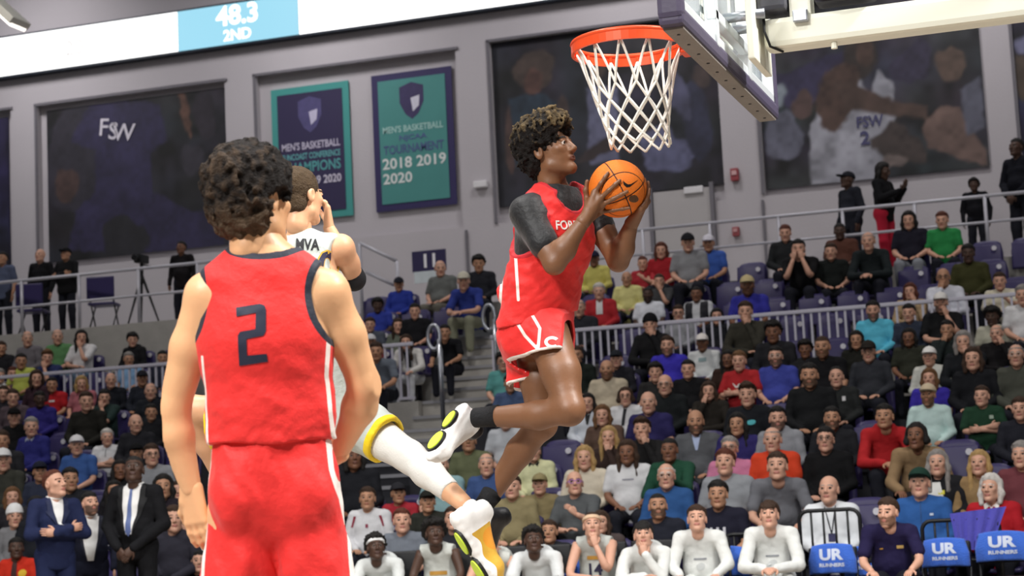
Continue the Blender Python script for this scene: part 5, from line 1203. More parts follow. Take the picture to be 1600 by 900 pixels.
# ================================================================== player number 2, seen from behind
def player_two():
    D0 = 5.2; W = lambda x, y, d=0.: atD(x, y, D0+d)
    pel = W(425, 735); base = np.array([pel[0], pel[1], 0.])
    t = thing('person', 'player in a red number 2 jersey and red shorts, seen from behind', 'person', base, 0, 'basketball players in red')
    sq = (fv, .66)
    shL, shR = W(325, 462), W(510, 458, .01); elL, elR = W(271, 640, .03), W(570, 603, .07); wrL, wrR = W(299, 764, .03), W(531, 704, .17)
    hipL, hipR = W(377, 800), W(473, 800); kn = [np.array([hipL[0]-.03*rv[0], hipL[1]-.03*rv[1], .56])-rv*.02, np.array([hipR[0], hipR[1], .56])+rv*.05]; kn = [k+fv*.04 for k in kn]; an = [k*[1, 1, 0]+np.array([0, 0, .11])-fv*.02+rv*(-.02 if i == 0 else .02) for i, k in enumerate(kn)]
    S = SDF(*bounds([W(235, 225, -.25), W(600, 225, .3), an[0]-[.1, .2, .1], an[1]+[.1, .2, 0], W(600, 800, .3), W(235, 800, -.2)], .02), .0085)
    # torso, neck, shoulders
    S.cone(W(425, 745), W(423, 650), .158, .150, .05, sq); S.cone(W(423, 650), W(414, 520), .150, .172, .05, sq); S.cone(W(414, 520), W(413, 452), .172, .135, .05, sq)
    S.cone(shL, shR, .062, .062, .05); S.cone(W(411, 420), W(405, 368, .02), .062, .058, .03); S.cone(W(360, 435), W(408, 395), .05, .045, .04); S.cone(W(470, 430), W(414, 395), .05, .045, .04)
    for sh, el, wr, s in ((shL, elL, wrL, -1), (shR, elR, wrR, 1)):
        m1 = sh*.55+el*.45+rv*s*.006; m2 = el*.68+wr*.32+rv*s*.008
        S.chain([sh, m1, el, m2, wr], [.062, .054, .044, .048, .029], .025)
    for h_, k_, a_ in ((hipL, kn[0], an[0]), (hipR, kn[1], an[1])): S.chain([h_, k_, k_*.65+a_*.35-fv*.02, a_], [.095, .06, .058, .04], .03)
    Vb, Fb = S.mesh()
    hL = relaxed_hand(wrL, W(314, 850, .02)-wrL, fv*.9+rv*.4, -1, .35); hR = relaxed_hand(wrR, -rv*.8+fv*.5-zv*.3, -fv, 1, .5)
    hc = W(398, 318, .02); look = fv*.80+rv*.58+zv*.05; Vh, Fh, mh, B = big_head(hc, look, zv+rv*-.03, 1.04)
    V, F, mi = joinm((Vb, Fb, 0), (hL[0], hL[1], 0), (hR[0], hR[1], 0), (Vh, Fh, mh))
    body = link('body', mkmesh('body', V-base, F, skin_mats(1, '241a14'), mi), t)
    body.material_slots[0].link = 'OBJECT'; body.material_slots[0].material = mat('skin_warm', 'e6b184', .42, bump=.04, bscale=80, var=.08, vscale=10, spec=.45, sss=.08)
    def hf(S_):
        S_.ell((0, .026, .062), (.120, .125, .110), 0.); S_.ell((0, .05, -.025), (.098, .075, .085), .06); S_.ell((0, -.14, -.03), (.085, .09, .095), .01, op='s'); S_.ell((0, -.06, -.09), (.12, .085, .075), .01, op='s')
        for s in (-1, 1): S_.ell((.108*s, -.004, -.028), (.05, .05, .06), .01, op='s')
    Vl, Fq, Vw = head_hair(hf, hc, B, 1.04, .0048, .010, .017, .0085)
    link('hair', mkmesh('hair', Vw-base, Fq, [hair_mat('hair_dark_curly', '17110e', '4e3d2d', .125, .150)], None, True, {'tip': np.linalg.norm(Vl-np.array([0, .022, .05]), axis=1)+.01*vnoise(Vl, .012, 2)}), t)
    # jersey
    zh = W(424, 694)[2]; J = SDF(*bounds([W(285, 380, -.2), W(560, 700, .25), W(285, 700, -.2), W(560, 380, .25)], .04), .006)
    J.cone(W(424, 760), W(424, 650), .182, .172, .05, (fv, .68)); J.cone(W(424, 650), W(414, 520), .172, .186, .05, (fv, .68)); J.cone(W(414, 520), W(412, 450), .186, .152, .05, (fv, .70)); J.cone(W(340, 448), W(492, 442), .062, .062, .04); J.cone(W(365, 432), W(405, 402), .056, .05, .03); J.cone(W(465, 428), W(420, 402), .056, .05, .03)
    aL = (W(280, 468), (.074, .2, .128)); aR = (W(538, 464), (.088, .2, .126)); Rm = np.stack([rv, fv, zv], 1); nk = (W(416, 386, .02), (.094, .12, .046))
    for c, r in (aL, aR, nk): J.ell(c, r, .004, Rm, 's')
    def folds(D, P):
        u = P@rv; d = P[..., 2]; g = np.clip((W(420, 560)[2]-d)*3.2, 0, 1)
        return D+.008*vnoise(np.stack([u*1.0, P@fv, d*1.9+u*.9], -1), .075, 5)*(.4+g)+.004*vnoise(np.stack([u*2, P@fv, d*3-u], -1), .06, 6)*(.3+g)
    J.fn(folds); J.fn(lambda D, P: np.maximum(D, zh-P[..., 2]+.006*np.sin(P@rv*22))); Vj, Fj = J.mesh()
    trim = np.minimum.reduce([d_ell(Vj, c, r, Rm) for c, r in (aL, aR, nk)])
    pipe = np.minimum(pdist(Vj, [W(517, 528), W(513, 590), W(519, 640), W(525, 700)]), pdist(Vj, [W(322, 560), W(326, 640), W(330, 700)])+.001)
    jm = layered('jersey_red', M_red, [('pipe', -1, .005, 'f3e9e2'), ('trim', -1, .021, NAVY)], .62, .35, 45, .12)
    jo = link('jersey', mkmesh('jersey', Vj-base, Fj, [jm], None, True, {'trim': trim, 'pipe': pipe}), t)
    two = [(238, 176), (302, 166), (314, 170), (319, 182), (320, 238), (314, 250), (269, 259), (270, 303), (322, 298), (325, 319), (248, 331), (245, 250), (251, 240), (292, 233), (292, 190), (240, 200)]
    c2 = (281, 248); sc = 1.7316*558; VF = poly_flat([[((x-c2[0])/sc, -(y-c2[1])/sc) for x, y in two]])
    oc = W(230+c2[0]/1.7316, 380+c2[1]/1.7316, -.14); decal('number', VF, oc, _R, _U, (Vj, Fj.tolist()), mat('print_navy', '20253a', .6, var=.06), t, base, .012)
    # shorts
    zt = W(424, 672)[2]; Q = SDF(*bounds([W(290, 680, -.25), W(585, 680, .25), kn[0]+[-.2, -.2, 0], kn[1]+[.2, .2, 0]], .03), .0075)
    Q.cone(W(426, 665), W(427, 760), .160, .182, .04, (fv, .70)); Q.ell(W(380, 772, -.045), (.09, .095, .13), .035); Q.ell(W(478, 772, -.045), (.09, .095, .13), .035)
    for h_, k_, s in ((W(382, 800), kn[0]+rv*.02, -1), (W(482, 800), kn[1], 1)): Q.cone(h_, k_+zv*.07+rv*s*.0, .104, .130, .018)
    def sf(D, P):
        u = P@rv; d = P[..., 2]; return D+.010*vnoise(np.stack([u*1.3+d*.5, P@fv, d*.9-u*.6], -1), .08, 12)+.0035*vnoise(np.stack([u*2.4+d, P@fv*2, d*1.2], -1), .06, 15)+.003*np.sin(u*120+6*vnoise(P, .08, 3))*np.clip(1-(zt-d)/.14, 0, 1)
    Q.cone(W(429, 755, -.165), W(430, 960, -.165), .012, .035, .05, op='s'); Q.fn(sf); Q0 = Q.D.copy(); Q.fn(lambda D, P: np.maximum(D, P[..., 2]-zt)); zb = kn[0][2]+.06; Q.fn(lambda D, P: np.maximum(D, zb-P[..., 2])); hollow(Q, Q0, .024); Vs, Fs = Q.mesh()
    sp = np.minimum(pdist(Vs, [W(515, 690), W(522, 735), W(536, 780), W(546, 840), W(553, 900), W(560, 1000)]), pdist(Vs, [W(332, 695), W(326, 760), W(323, 860), W(320, 1000)]))
    link('shorts', mkmesh('shorts', Vs-base, Fs, [layered('shorts_red', M_red, [('pipe', -1, .0062, 'f3e9e2')], .62, .3, 45, .12)], None, True, {'pipe': sp}), t)
    for i, s in enumerate((-1, 1)):
        heel = an[i]*[1, 1, 0]-fv*.06; shoe(t, base, heel, heel+unit(fv+rv*s*.15)*.31, -zv, 'e8e8e6', '22242c', False)
player_two()

# ================================================================== jumping player with the ball
BALL_C = atD(965, 295, 7.74); BALL_R = .121
def on_ball(px, py, off=.008):
    d = unit(_ray(px, py)); oc = CAM-BALL_C; b = oc@d; c = oc@oc-(BALL_R)**2; disc = b*b-c
    if disc <= 0:   # outside the outline: nearest point of the ball to the ray
        q = CAM-d*b; return BALL_C+unit(q-BALL_C)*(BALL_R+off)
    q = CAM+d*(-b-math.sqrt(disc)); return BALL_C+unit(q-BALL_C)*(BALL_R+off)
def jumper():
    D0 = 7.85; W = lambda x, y, d=0.: atD(x, y, D0+d)
    pel = W(842, 510); base = np.array([pel[0], pel[1], pel[2]])
    t = thing('person', 'jumping player in a red jersey over a black shirt holding the ball', 'person', base, 0, 'basketball players in red')
    a = math.radians(38); T = rv*math.sin(a)-fv*math.cos(a); Lr = -rv*math.cos(a)-fv*math.sin(a); up = unit(W(866, 300)-W(842, 510)); T = unit(T-up*(T@up)); Lr = np.cross(T, up)
    sq = (T, .68)
    shR, shL = W(824, 332, -.11), W(921, 322, .11); elR, elL = W(866, 412, -.24), W(966, 408, .0); wrR, wrL = W(911, 347, -.24), W(987, 349, -.08)
    hR, hL = W(857, 525, -.07), W(834, 528, .09); kR, kL = W(889, 640, -.24), W(846, 662, -.02); aR, aL = W(752, 652, -.02), W(757, 788, .14)
    S = SDF(*bounds([W(740, 255, -.35), W(1010, 255, .2), W(740, 810, -.3), W(1010, 700, .3)], .03), .0068)
    S.cone(W(842, 515), W(850, 450), .145, .138, .05, sq); S.cone(W(850, 450), W(866, 365), .138, .162, .05, sq); S.cone(W(866, 365), W(870, 330), .162, .12, .05, sq); S.cone(shR, shL, .058, .058, .05)
    S.cone(W(866, 312), W(862, 262), .058, .055, .03)
    for sh, el, wr, s in ((shR, elR, wrR, 1), (shL, elL, wrL, -1)):
        S.chain([sh, sh*.5+el*.5, el, el*.66+wr*.34, wr], [.058, .052, .043, .047, .028], .022)
    for h_, k_, n_, cal in ((hR, kR, aR, -zv), (hL, kL, aL, -T)):
        S.chain([h_, h_*.5+k_*.5+T*.015, k_], [.092, .08, .060], .03); S.ell(k_+T*.012, (.056, .056, .06), .03)
        S.chain([k_, k_*.66+n_*.34+cal*.012, n_], [.058, .058, .037], .025)
    Vb, Fb = S.mesh()
    kn = [on_ball(933, 300, .013), on_ball(940, 309, .013), on_ball(942, 318, .013), on_ball(940, 328, .013)]; tp = [on_ball(951, 272), on_ball(968, 283), on_ball(979, 299), on_ball(982, 323)]
    Hr = fingers(wrR, kn, tp, [wrR*.6+kn[0]*.4, on_ball(917, 312, .014), on_ball(914, 298, .012), on_ball(915, 283, .01)], unit(CAM-BALL_C), bulge=.006)
    # the other hand supports the ball from behind and below
    pr = lambda a_, e_: BALL_C+(rv*math.cos(a_)*math.cos(e_)+fv*math.sin(a_)*math.cos(e_)+zv*math.sin(e_))*(BALL_R+.011)
    kn2 = [pr(.25, -.35), pr(.05, -.45), pr(-.12, -.62), pr(-.28, -.8)]; tp2 = [pr(.75, .35), pr(.35, .33), pr(.1, .18), pr(-.12, -.08)]
    Hl = fingers(wrL, kn2, tp2, [wrL*.6+kn2[0]*.4, pr(.9, -.75), pr(1.1, -.45), pr(1.25, -.2)], unit(rv*.7-zv*.5), bulge=.008)
    hc = W(859, 238, -.02); look = unit(rv*.85-fv*.48+zv*.22); Vh, Fh, mh, B = big_head(hc, look, zv+rv*-.12, 1.0, .0034)
    V, F, mi = joinm((Vb, Fb, 0), (Hr[0], Hr[1], 0), (Hl[0], Hl[1], 0), (Vh, Fh, mh))
    body = link('body', mkmesh('body', V-base, F, skin_mats(3, '17110e'), mi), t)
    body.material_slots[0].link = 'OBJECT'; body.material_slots[0].material = mat('skin_brown_sheen', '7a5338', .48, bump=.05, bscale=80, var=.14, vscale=12, spec=.5, sss=.05)
    body.material_slots[1].link = 'OBJECT'; body.material_slots[1].material = mat('eye_bright', 'd6cec6', .3, var=0)
    def hf(S_):
        S_.ell((0, .022, .080), (.116, .128, .100), 0.); S_.ell((0, -.055, .115), (.095, .07, .058), .04); S_.ell((0, .07, .0), (.09, .075, .09), .04); S_.ell((0, -.135, -.012), (.09, .095, .108), .01, op='s'); S_.ell((0, -.06, -.09), (.1, .085, .07), .01, op='s')
        for s in (-1, 1): S_.ell((.1*s, -.008, -.045), (.035, .05, .075), .01, op='s')
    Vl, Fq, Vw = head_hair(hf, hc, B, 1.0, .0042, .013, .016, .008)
    link('hair', mkmesh('hair', Vw-base, Fq, [hair_mat('hair_black_blond_backlit', '140f0d', '6d5b3e', .3, 1.15)], None, True, {'tip': .6*vnoise(Vl, .016, 3)+.4*vnoise(Vl, .008, 8)+np.clip((Vl[:, 2]-.06)*9, -1, .42)+np.clip(d_ell(Vl, (0, .035, .080), (.116, .138, .100))*12, -.3, .5)}), t)  # blond tips, with the backlit outer rim painted into the same lighter colour
    Rm = np.stack([Lr, T, up], 1)
    # black undershirt with short sleeves
    U = SDF(*bounds([W(780, 275, -.3), W(970, 275, .3), W(780, 420, -.3), W(970, 420, .3)], .02), .007)
    U.cone(W(858, 410), W(867, 362), .168, .176, .05, sq); U.cone(W(867, 362), W(870, 328), .176, .135, .05, sq); U.cone(shR, shL, .068, .068, .05); U.cone(W(866, 318), W(864, 291), .07, .064, .03)
    U.cone(shR, shR+(elR-shR)*.62, .070, .062, .03); U.cone(shL, shL+(elL-shL)*.42, .068, .06, .03)
    U.fn(lambda D, P: np.maximum(D, (P-W(864, 288))@up)+.004*vnoise(P, .05, 7)); Vu, Fu = U.mesh()
    link('undershirt', mkmesh('undershirt', Vu-base, Fu, [mat('black_compression', '131316', .55, bump=.2, bscale=60, var=.15, sheen=.2)]), t)
    # jersey
    J = SDF(*bounds([W(755, 280, -.3), W(960, 280, .3), W(755, 520, -.3), W(960, 520, .3)], .03), .0058)
    J.cone(W(836, 515), W(848, 450), .178, .172, .05, (T, .72)); J.cone(W(848, 450), W(866, 365), .172, .188, .05, (T, .72)); J.cone(W(866, 365), W(870, 326), .188, .146, .05, (T, .72)); J.cone(shR*.8+shL*.2, shL*.8+shR*.2, .079, .079, .04)
    J.ell(W(790, 460, .03), (.065, .06, .045), .03)
    aRe = (shR+Lr*.035-up*.05, (.085, .2, .135)); aLe = (shL-Lr*.06-up*.05, (.085, .2, .125)); nk = (W(873, 297)+T*.13, (.078, .2, .085)); nk2 = (W(868, 283), (.098, .2, .062))
    for c, r in (aRe, aLe, nk, nk2): J.ell(c, r, .004, Rm, 's')
    def folds(D, P):
        q = (P-base); u = q@Lr; d = q@up; return D+.008*vnoise(np.stack([u*.9+d*.4, q@T, d*2.0-u*.8], -1), .07, 21)+.0035*vnoise(np.stack([u*2, q@T*2, d*3.4+u*2], -1), .06, 22)
    J.fn(folds); J0 = J.D.copy(); hem = W(850, 497); J.fn(lambda D, P: np.maximum(D, (hem-P)@unit(up-rv*.33))); hollow(J, J0, .03); Vj, Fj = J.mesh()
    trim = np.minimum.reduce([d_ell(Vj, c, r, Rm) for c, r in (aRe, aLe, nk, nk2)])
    pipe = np.minimum(pdist(Vj, [W(795, 352), W(788, 400), W(784, 440), W(781, 480)]), pdist(Vj, [W(797, 375), W(806, 410), W(810, 475)]))
    jo = link('jersey', mkmesh('jersey', Vj-base, Fj, [layered('jersey_red2', M_red, [('pipe', -1, .0062, 'f3e9e2'), ('trim', -1, .012, 'c01f28')], .6, .3, 45, .12)], None, True, {'trim': trim, 'pipe': pipe}), t)
    tv = unit(_R*.93-_U*.0+fv*.25+zv*.05); decal('lettering', text_flat('FORD', height=.040, width=.115, bold=.02), W(884, 351, -.12)+T*.02, rv*.80+fv*.58+zv*.03, zv, (Vj, Fj.tolist()), mat('print_white2', 'ece4de', .6), t, base, .008)
    # shorts
    Q = SDF(*bounds([W(760, 460, -.35), W(915, 460, .3), W(760, 620, -.3), W(915, 620, .3)], .03), .0062)
    Q.cone(W(843, 480), W(838, 525), .160, .172, .04, (T, .78)); Q.cone(hR, W(866, 566, -.14), .128, .112, .03); Q.cone(hL, W(826, 612, .06), .118, .105, .03); Q.ell(W(812, 520, .02), (.10, .1, .1), .05)
    def sf(D, P):
        q = P-base; u = q@Lr; d = q@up; return D+.008*vnoise(np.stack([u*1.2-d*.6, q@T, d*1.1+u*.5], -1), .07, 31)+.003*vnoise(q*2.2, .06, 32)
    Q.fn(sf); hn = unit(unit(kR-hR)*.35-zv*.8); h1 = W(852, 556, -.10); hn2 = unit(kL-hL); h2 = W(825, 602, .06)
    def cut(D, P):
        dr = d_cone(P, hR, W(870, 590, -.16), .15, .15); dl = d_cone(P, hL, W(822, 650, .05), .13, .13); near = dr < dl
        return np.maximum(np.maximum(D, np.where(near, (P-h1)@hn, (P-h2)@hn2)), (P-W(845, 478))@up)
    Q0 = Q.D.copy(); Q.fn(cut); hollow(Q, Q0, .019); Vs, Fs = Q.mesh()
    dr = d_cone(Vs, hR, W(870, 590, -.16), .15, .15); dl = d_cone(Vs, hL, W(822, 650, .05), .13, .13); hemd = np.where(dr < dl, -(Vs-h1)@hn, -(Vs-h2)@hn2)
    sp = np.minimum(pdist(Vs, [W(799, 478), W(805, 505), W(820, 530), W(840, 553)]), pdist(Vs, [W(823, 478), W(828, 492), W(843, 520), W(840, 553)]))
    link('shorts', mkmesh('shorts', Vs-base, Fs, [layered('shorts_red2', M_red, [('pipe', -1, .0062, 'f3e9e2'), ('hem', -1, .010, 'f3e9e2')], .6, .3, 45, .12)], None, True, {'pipe': sp, 'hem': hemd}), t)
    th = np.linspace(.75, 5.5, 16); CC = [(.033*math.cos(q), .024*math.sin(q)) for q in th]+[(.019*math.cos(q), .012*math.sin(q)) for q in th[::-1]]
    decal('crest_letter', poly_flat([CC]), W(864, 536, -.35), unit(_R+_U*-.05), unit(_U+_R*.05), (Vs, Fs.tolist()), mat('print_white2', 'ece4de', .6), t, base, .008)
    # socks and shoes
    for an_, k_, L in ((aR, kR, .085), (aL, kL, .06)):
        d = unit(k_-an_); q = MB().tube([an_-d*.03, an_+d*.02, an_+d*L], [.042, .043, .047], 20); q.v[0] -= base; q.build('sock', mat('sock_black', '17171a', .85, bump=.3, bscale=90), t, True)
    heel = W(722, 628, .03); toe = W(668, 712, -.14); shoe(t, base, heel, heel+unit(toe-heel)*.31, unit(-rv*.62-fv*.55+zv*.42), 'ecebe8', '18181a')
    heel = aL+unit(aL-kL)*.045-rv*.005; shoe(t, base, heel, heel+unit(-rv*.08-zv*.9+fv*.5)*.29, unit(-zv*.3-rv*.8-fv*.3), '232326', '3a3a3e', False)
jumper()

# ------------------------------------------------------------------ the ball
def ball():
    t = thing('basketball', 'orange basketball with black seams held in both hands of the jumping player', 'ball', BALL_C)
    n = 56; V = []; F = []; seam = []
    up = unit(zv*.75+rv*-.35-fv*.5); x = unit(np.cross(up, fv)); y = np.cross(up, x)
    bm = bmesh.new(); bmesh.ops.create_icosphere(bm, subdivisions=6, radius=1.0); bm.verts.index_update(); P = np.array([v.co[:] for v in bm.verts]); F = np.array([[v.index for v in f.verts] for f in bm.faces]); bm.free()
    L_ = np.stack([P@x, P@y, P@up], 1)
    d1 = np.abs(L_[:, 0]); d2 = np.abs(L_[:, 2]); th_ = np.radians(52)
    d3 = np.minimum(np.abs(np.arccos(np.clip(L_[:, 1], -1, 1))-th_-.22*L_[:, 2]**2*0), np.abs(np.arccos(np.clip(-L_[:, 1], -1, 1))-th_))
    seam = np.minimum(np.minimum(d1, d2), d3); g = np.clip(1-seam/.028, 0, 1)
    me = mkmesh('ball_cover', P*(BALL_R*(1-.012*g))[:, None], F, [layered('ball_leather', 'ee7c23', [('seam', -1, .021, '2a1a16')], .5, .5, 300, 0., .1)], None, True, {'seam': seam})
    cov = link('ball_cover', me, t)
    sw = [(-.034, .012), (-.030, -.006), (-.018, -.016), (-.004, -.014), (.034, .018), (.0, -.002), (-.012, -.004), (-.022, .002)]
    tg = (P*BALL_R+BALL_C, F.tolist())
    decal('printed_mark', poly_flat([sw]), atD(989, 284, 7.5), _R, _U, tg, mat('ink_black', '17110f', .5), t, BALL_C, .006, .0012)
    decal('printed_mark', poly_flat([blob(0, 0, .020, .016, 20, .05, 3)]), atD(994, 308, 7.5), _R, _U, tg, mat('ink_brown', '5a3a1e', .5, var=.6, vscale=120), t, BALL_C, .006, .0012)
ball()

# ================================================================== airborne opponent in the pale jersey
def opponent():
    D0 = 8.35; W = lambda x, y, d=0.: atD(x, y, D0+d)
    pel = W(520, 635); base = pel.copy()
    t = thing('person', 'airborne player in a white and gold uniform behind player number 2', 'person', base)
    T = unit(fv*.85+rv*.5); up = unit(W(470, 380)-pel); T = unit(T-up*(T@up)); Rt = np.cross(T, up); sq = (T, .68)
    shR, shL = W(532, 388, -.0), W(414, 402, -.04); elR, elL = W(553, 436, .12), W(395, 480, .15); wrR, wrL = W(514, 356, .30), W(420, 430, .36)
    hR, hL = W(535, 648, .0), W(470, 645, .0); kR, kL = W(640, 714, -.22), W(300, 640, .10); aR, aL = W(724, 786, -.46), W(370, 790, .35)
    S = SDF(*bounds([W(265, 300, -.2), W(600, 300, .45), W(265, 830, .4), hR, hL, kR-rv*.1, kR+rv*.1, aR+rv*.08-zv*.08, aR-rv*.08-fv*.06, kL-rv*.1-zv*.1, aL-zv*.1, wrR+zv*.1], .07), .0085)
    S.cone(W(522, 640), W(505, 560), .145, .138, .05, sq); S.cone(W(505, 560), W(480, 450), .138, .162, .05, sq); S.cone(W(480, 450), W(472, 405), .162, .12, .05, sq); S.cone(shR, shL, .06, .06, .05); S.cone(W(470, 395), W(467, 345, .02), .058, .055, .03)
    for sh, el, wr in ((shR, elR, wrR), (shL, elL, wrL)): S.chain([sh, sh*.5+el*.5, el, el*.66+wr*.34, wr], [.062, .055, .044, .046, .028], .022)
    for h_, k_, n_ in ((hR, kR, aR), (hL, kL, aL)): S.chain([h_, h_*.5+k_*.5, k_, k_*.66+n_*.34, n_], [.095, .082, .062, .060, .038], .03)
    Vb, Fb = S.mesh(); H1 = relaxed_hand(wrR, zv*.95-rv*.05, -rv*.9-fv*.2, -1, 1.0, 1.05); H2 = relaxed_hand(wrL, zv, fv, 1, .6)
    hc = W(471, 308, .02); look = unit(fv*.78+rv*.62); Vh, Fh, mh, B = big_head(hc, look, zv, 1.0, .0042)
    V, F, mi = joinm((Vb, Fb, 0), (H1[0], H1[1], 0), (H2[0], H2[1], 0), (Vh, Fh, mh)); body = link('body', mkmesh('body', V-base, F, skin_mats(1, '4a3826'), mi), t)
    body.material_slots[0].link = 'OBJECT'; body.material_slots[0].material = mat('skin_fair', 'dca882', .45, bump=.04, bscale=80, var=.08, vscale=10, spec=.45, sss=.08)
    def hf(S_):
        S_.ell((0, .022, .044), (.083, .103, .094), 0.); S_.ell((0, .05, -.04), (.066, .056, .05), .03); S_.ell((0, -.13, -.02), (.085, .09, .088), .01, op='s'); S_.ell((0, -.06, -.08), (.1, .085, .07), .01, op='s')
        for s in (-1, 1): S_.ell((.095*s, .0, -.04), (.03, .03, .06), .01, op='s')
    Vl, Fq, Vw = head_hair(hf, hc, B, 1.0, .006, .004, .016, .008); link('hair', mkmesh('hair', Vw-base, Fq, [mat('hair_cropped', '45341f', .8, bump=.7, bscale=170, var=.35, vscale=40)]), t)
    Rm = np.stack([Rt, T, up], 1); J = SDF(*bounds([W(360, 365, -.25), W(600, 365, .3), W(400, 640, -.3), W(620, 640, .3)], .03), .0075)
    J.cone(W(518, 630), W(505, 560), .172, .168, .05, (T, .72)); J.cone(W(505, 560), W(480, 450), .168, .182, .05, (T, .72)); J.cone(W(480, 450), W(472, 403), .182, .14, .05, (T, .72)); J.cone(shR*.85+shL*.15, shL*.85+shR*.15, .074, .074, .04)
    aRe = (shR+Rt*.062-up*.05, (.08, .2, .13)); aLe = (shL-Rt*.062-up*.05, (.08, .2, .13)); nk = (W(466, 352), (.085, .2, .045))
    for c, r in (aRe, aLe, nk): J.ell(c, r, .004, Rm, 's')
    J.fn(lambda D, P: D+.008*vnoise((P-base)*np.array([1, 1, 1.3]), .08, 41)); J.fn(lambda D, P: np.maximum(D, (W(528, 634)-P)@up)); Vj, Fj = J.mesh()
    link('jersey', mkmesh('jersey', Vj-base, Fj, [mat('jersey_white', 'b9c0ba', .65, bump=.3, bscale=45, var=.06)]), t)
    tg = (Vj, Fj.tolist()); rr = unit(_R+_U*-.03)
    decal('lettering', text_flat('MVA', height=.052, width=.105, bold=.03), W(477, 381, -.2), rr, _U, tg, mat('print_black', '17171c', .6), t, base, .01)
    decal('number', text_flat('0', height=.15, width=.09, bold=.055), W(508, 416, -.2), rr, _U, tg, mat('print_gold', 'c9a03a', .6), t, base, .012, .0025)
    decal('number', text_flat('0', height=.135, width=.075, bold=.03), W(508, 416, -.2), rr, _U, tg, mat('print_indigo', '221f3c', .6), t, base, .012, .004)
    # shorts with gold hems
    Q = SDF(*bounds([W(280, 600, -.35), W(660, 600, .3), W(280, 740, -.35), W(660, 740, .35)], .04), .0078)
    Q.cone(W(524, 625), W(512, 655), .165, .165, .04, (T, .8)); eR = W(604, 687, -.145); eL = W(330, 668, .07); Q.cone(hR, eR, .135, .112, .03); Q.cone(hL, eL, .135, .115, .03)
    Q.fn(lambda D, P: D+.008*vnoise(P-base, .07, 51)+.003*vnoise(P-base, .03, 52)); nR, nL = unit(kR-hR), unit(kL-hL+zv*-.1)
    def cut(D, P):
        dR, dL = d_cone(P, hR, eR+nR*.1, .15, .15), d_cone(P, hL, eL+nL*.1, .15, .15); return np.maximum(D, np.where(dR < dL, (P-eR)@nR, (P-eL)@nL))
    Q0 = Q.D.copy(); Q.fn(cut); hollow(Q, Q0, .023); Vs, Fs = Q.mesh(); dR, dL = d_cone(Vs, hR, eR+nR*.1, .15, .15), d_cone(Vs, hL, eL+nL*.1, .15, .15); hemd = np.where(dR < dL, -(Vs-eR)@nR, -(Vs-eL)@nL)
    link('shorts', mkmesh('shorts', Vs-base, Fs, [layered('shorts_white_gold', 'b9c0ba', [('hem', -.01, .030, 'f2d01e')], .65, .3, 45, .1)], None, True, {'hem': hemd}), t)
    # compression sleeve on the leg, elbow sleeve
    S = SDF(*bounds([kR, hR, aR], .12), .007); S.chain([hR*.45+kR*.55, kR, kR*.66+aR*.34, kR*.1+aR*.9], [.090, .068, .065, .045], .03); S.fn(lambda D, P: np.maximum(D+.0015*vnoise(P, .03, 61), (P-(kR*.24+aR*.76))@unit(aR-kR))); Vq, Fq = S.mesh()
    link('leg_sleeve', mkmesh('leg_sleeve', Vq-base, Fq, [mat('sleeve_white', 'dddbd5', .7, bump=.15, bscale=120, var=.04)]), t)
    S = SDF(*bounds([elR], .16), .008); S.chain([elR+(shR-elR)*.12, elR, elR+(wrR-elR)*.35], [.05, .052, .05], .02); Vq, Fq = S.mesh(); link('elbow_sleeve', mkmesh('elbow_sleeve', Vq-base, Fq, [mat('sleeve_black', '1a1a1f', .8)]), t)
    # shoes
    d = unit(aR-kR); q = MB().tube([aR+d*.035, aR+d*.09], [.042, .044], 18); q.v[0] -= base; q.build('sock', mat('sock_white', 'efeeea', .85), t, True)
    ax = unit(atD(768, 905, 7.85)-atD(709, 806, 7.85)+fv*.02); sn = unit(-rv*.91-fv*.38-zv*.16); sn = unit(sn-ax*(sn@ax)); an_ = aR+d*.07+rv*.018; heel = an_-ax*.05+sn*.125
    shoe(t, base, heel, heel+ax*.33, sn, 'f0efec', '18181a', True, ('cfa23c', 'd9912f'), 'f0efec', .37)
    heel = aL-zv*.06; shoe(t, base, heel, heel+unit(fv+zv*-.5)*.31, unit(-zv), 'f0efec', '18181a', False)
opponent()
# ================================================================== bench, coaches, chairs, towels and small things
def on_shirt(so, nm, VF, x, z, m_, parent, up=(0, 0, 1), off=.006, L=.02):
    me = so.data; V = np.empty(len(me.vertices)*3, np.float32); me.vertices.foreach_get('co', V); V = V.reshape(-1, 3)
    return decal(nm, VF, (x, -.5, z), (1, 0, 0), up, (V.astype(float), [tuple(p.vertices) for p in me.polygons]), m_, parent, (0, 0, 0), L, off, .6)
M_chair = mat('chair_black', '17171a', .5, var=.1); M_chairf = mat('chair_frame', '2a2a2e', .35, .6, var=.05)
def chair_meshes():
    q = MB().box((0, -.02, .44), (.44, .42, .05), 0, None, .018); seat_ = mkmesh('seat', np.concatenate(q.v), q.f, [M_chair])
    q = MB().box((0, .2, .72), (.42, .04, .26), 0, None, .016); bk = mkmesh('backrest', np.concatenate(q.v), q.f, [M_chair])
    legs = []
    for x in (-.2, .2):
        for a, b in (((x, -.18, .43), (x, -.2, 0)), ((x, .21, .83), (x, .17, 0))):
            q = MB().tube([a, b], .013, 8); legs.append(mkmesh('leg', np.concatenate(q.v), q.f, [M_chairf]))
    return seat_, bk, legs
CH = chair_meshes()
def chair(x, y, label, rot=0.):
    t = thing('folding_chair', label, 'chair', (x, y, 0), rot, 'black bench chairs'); link('seat', CH[0], t); link('backrest', CH[1], t)
    for l in CH[2]: link('leg', l, t)
    return t
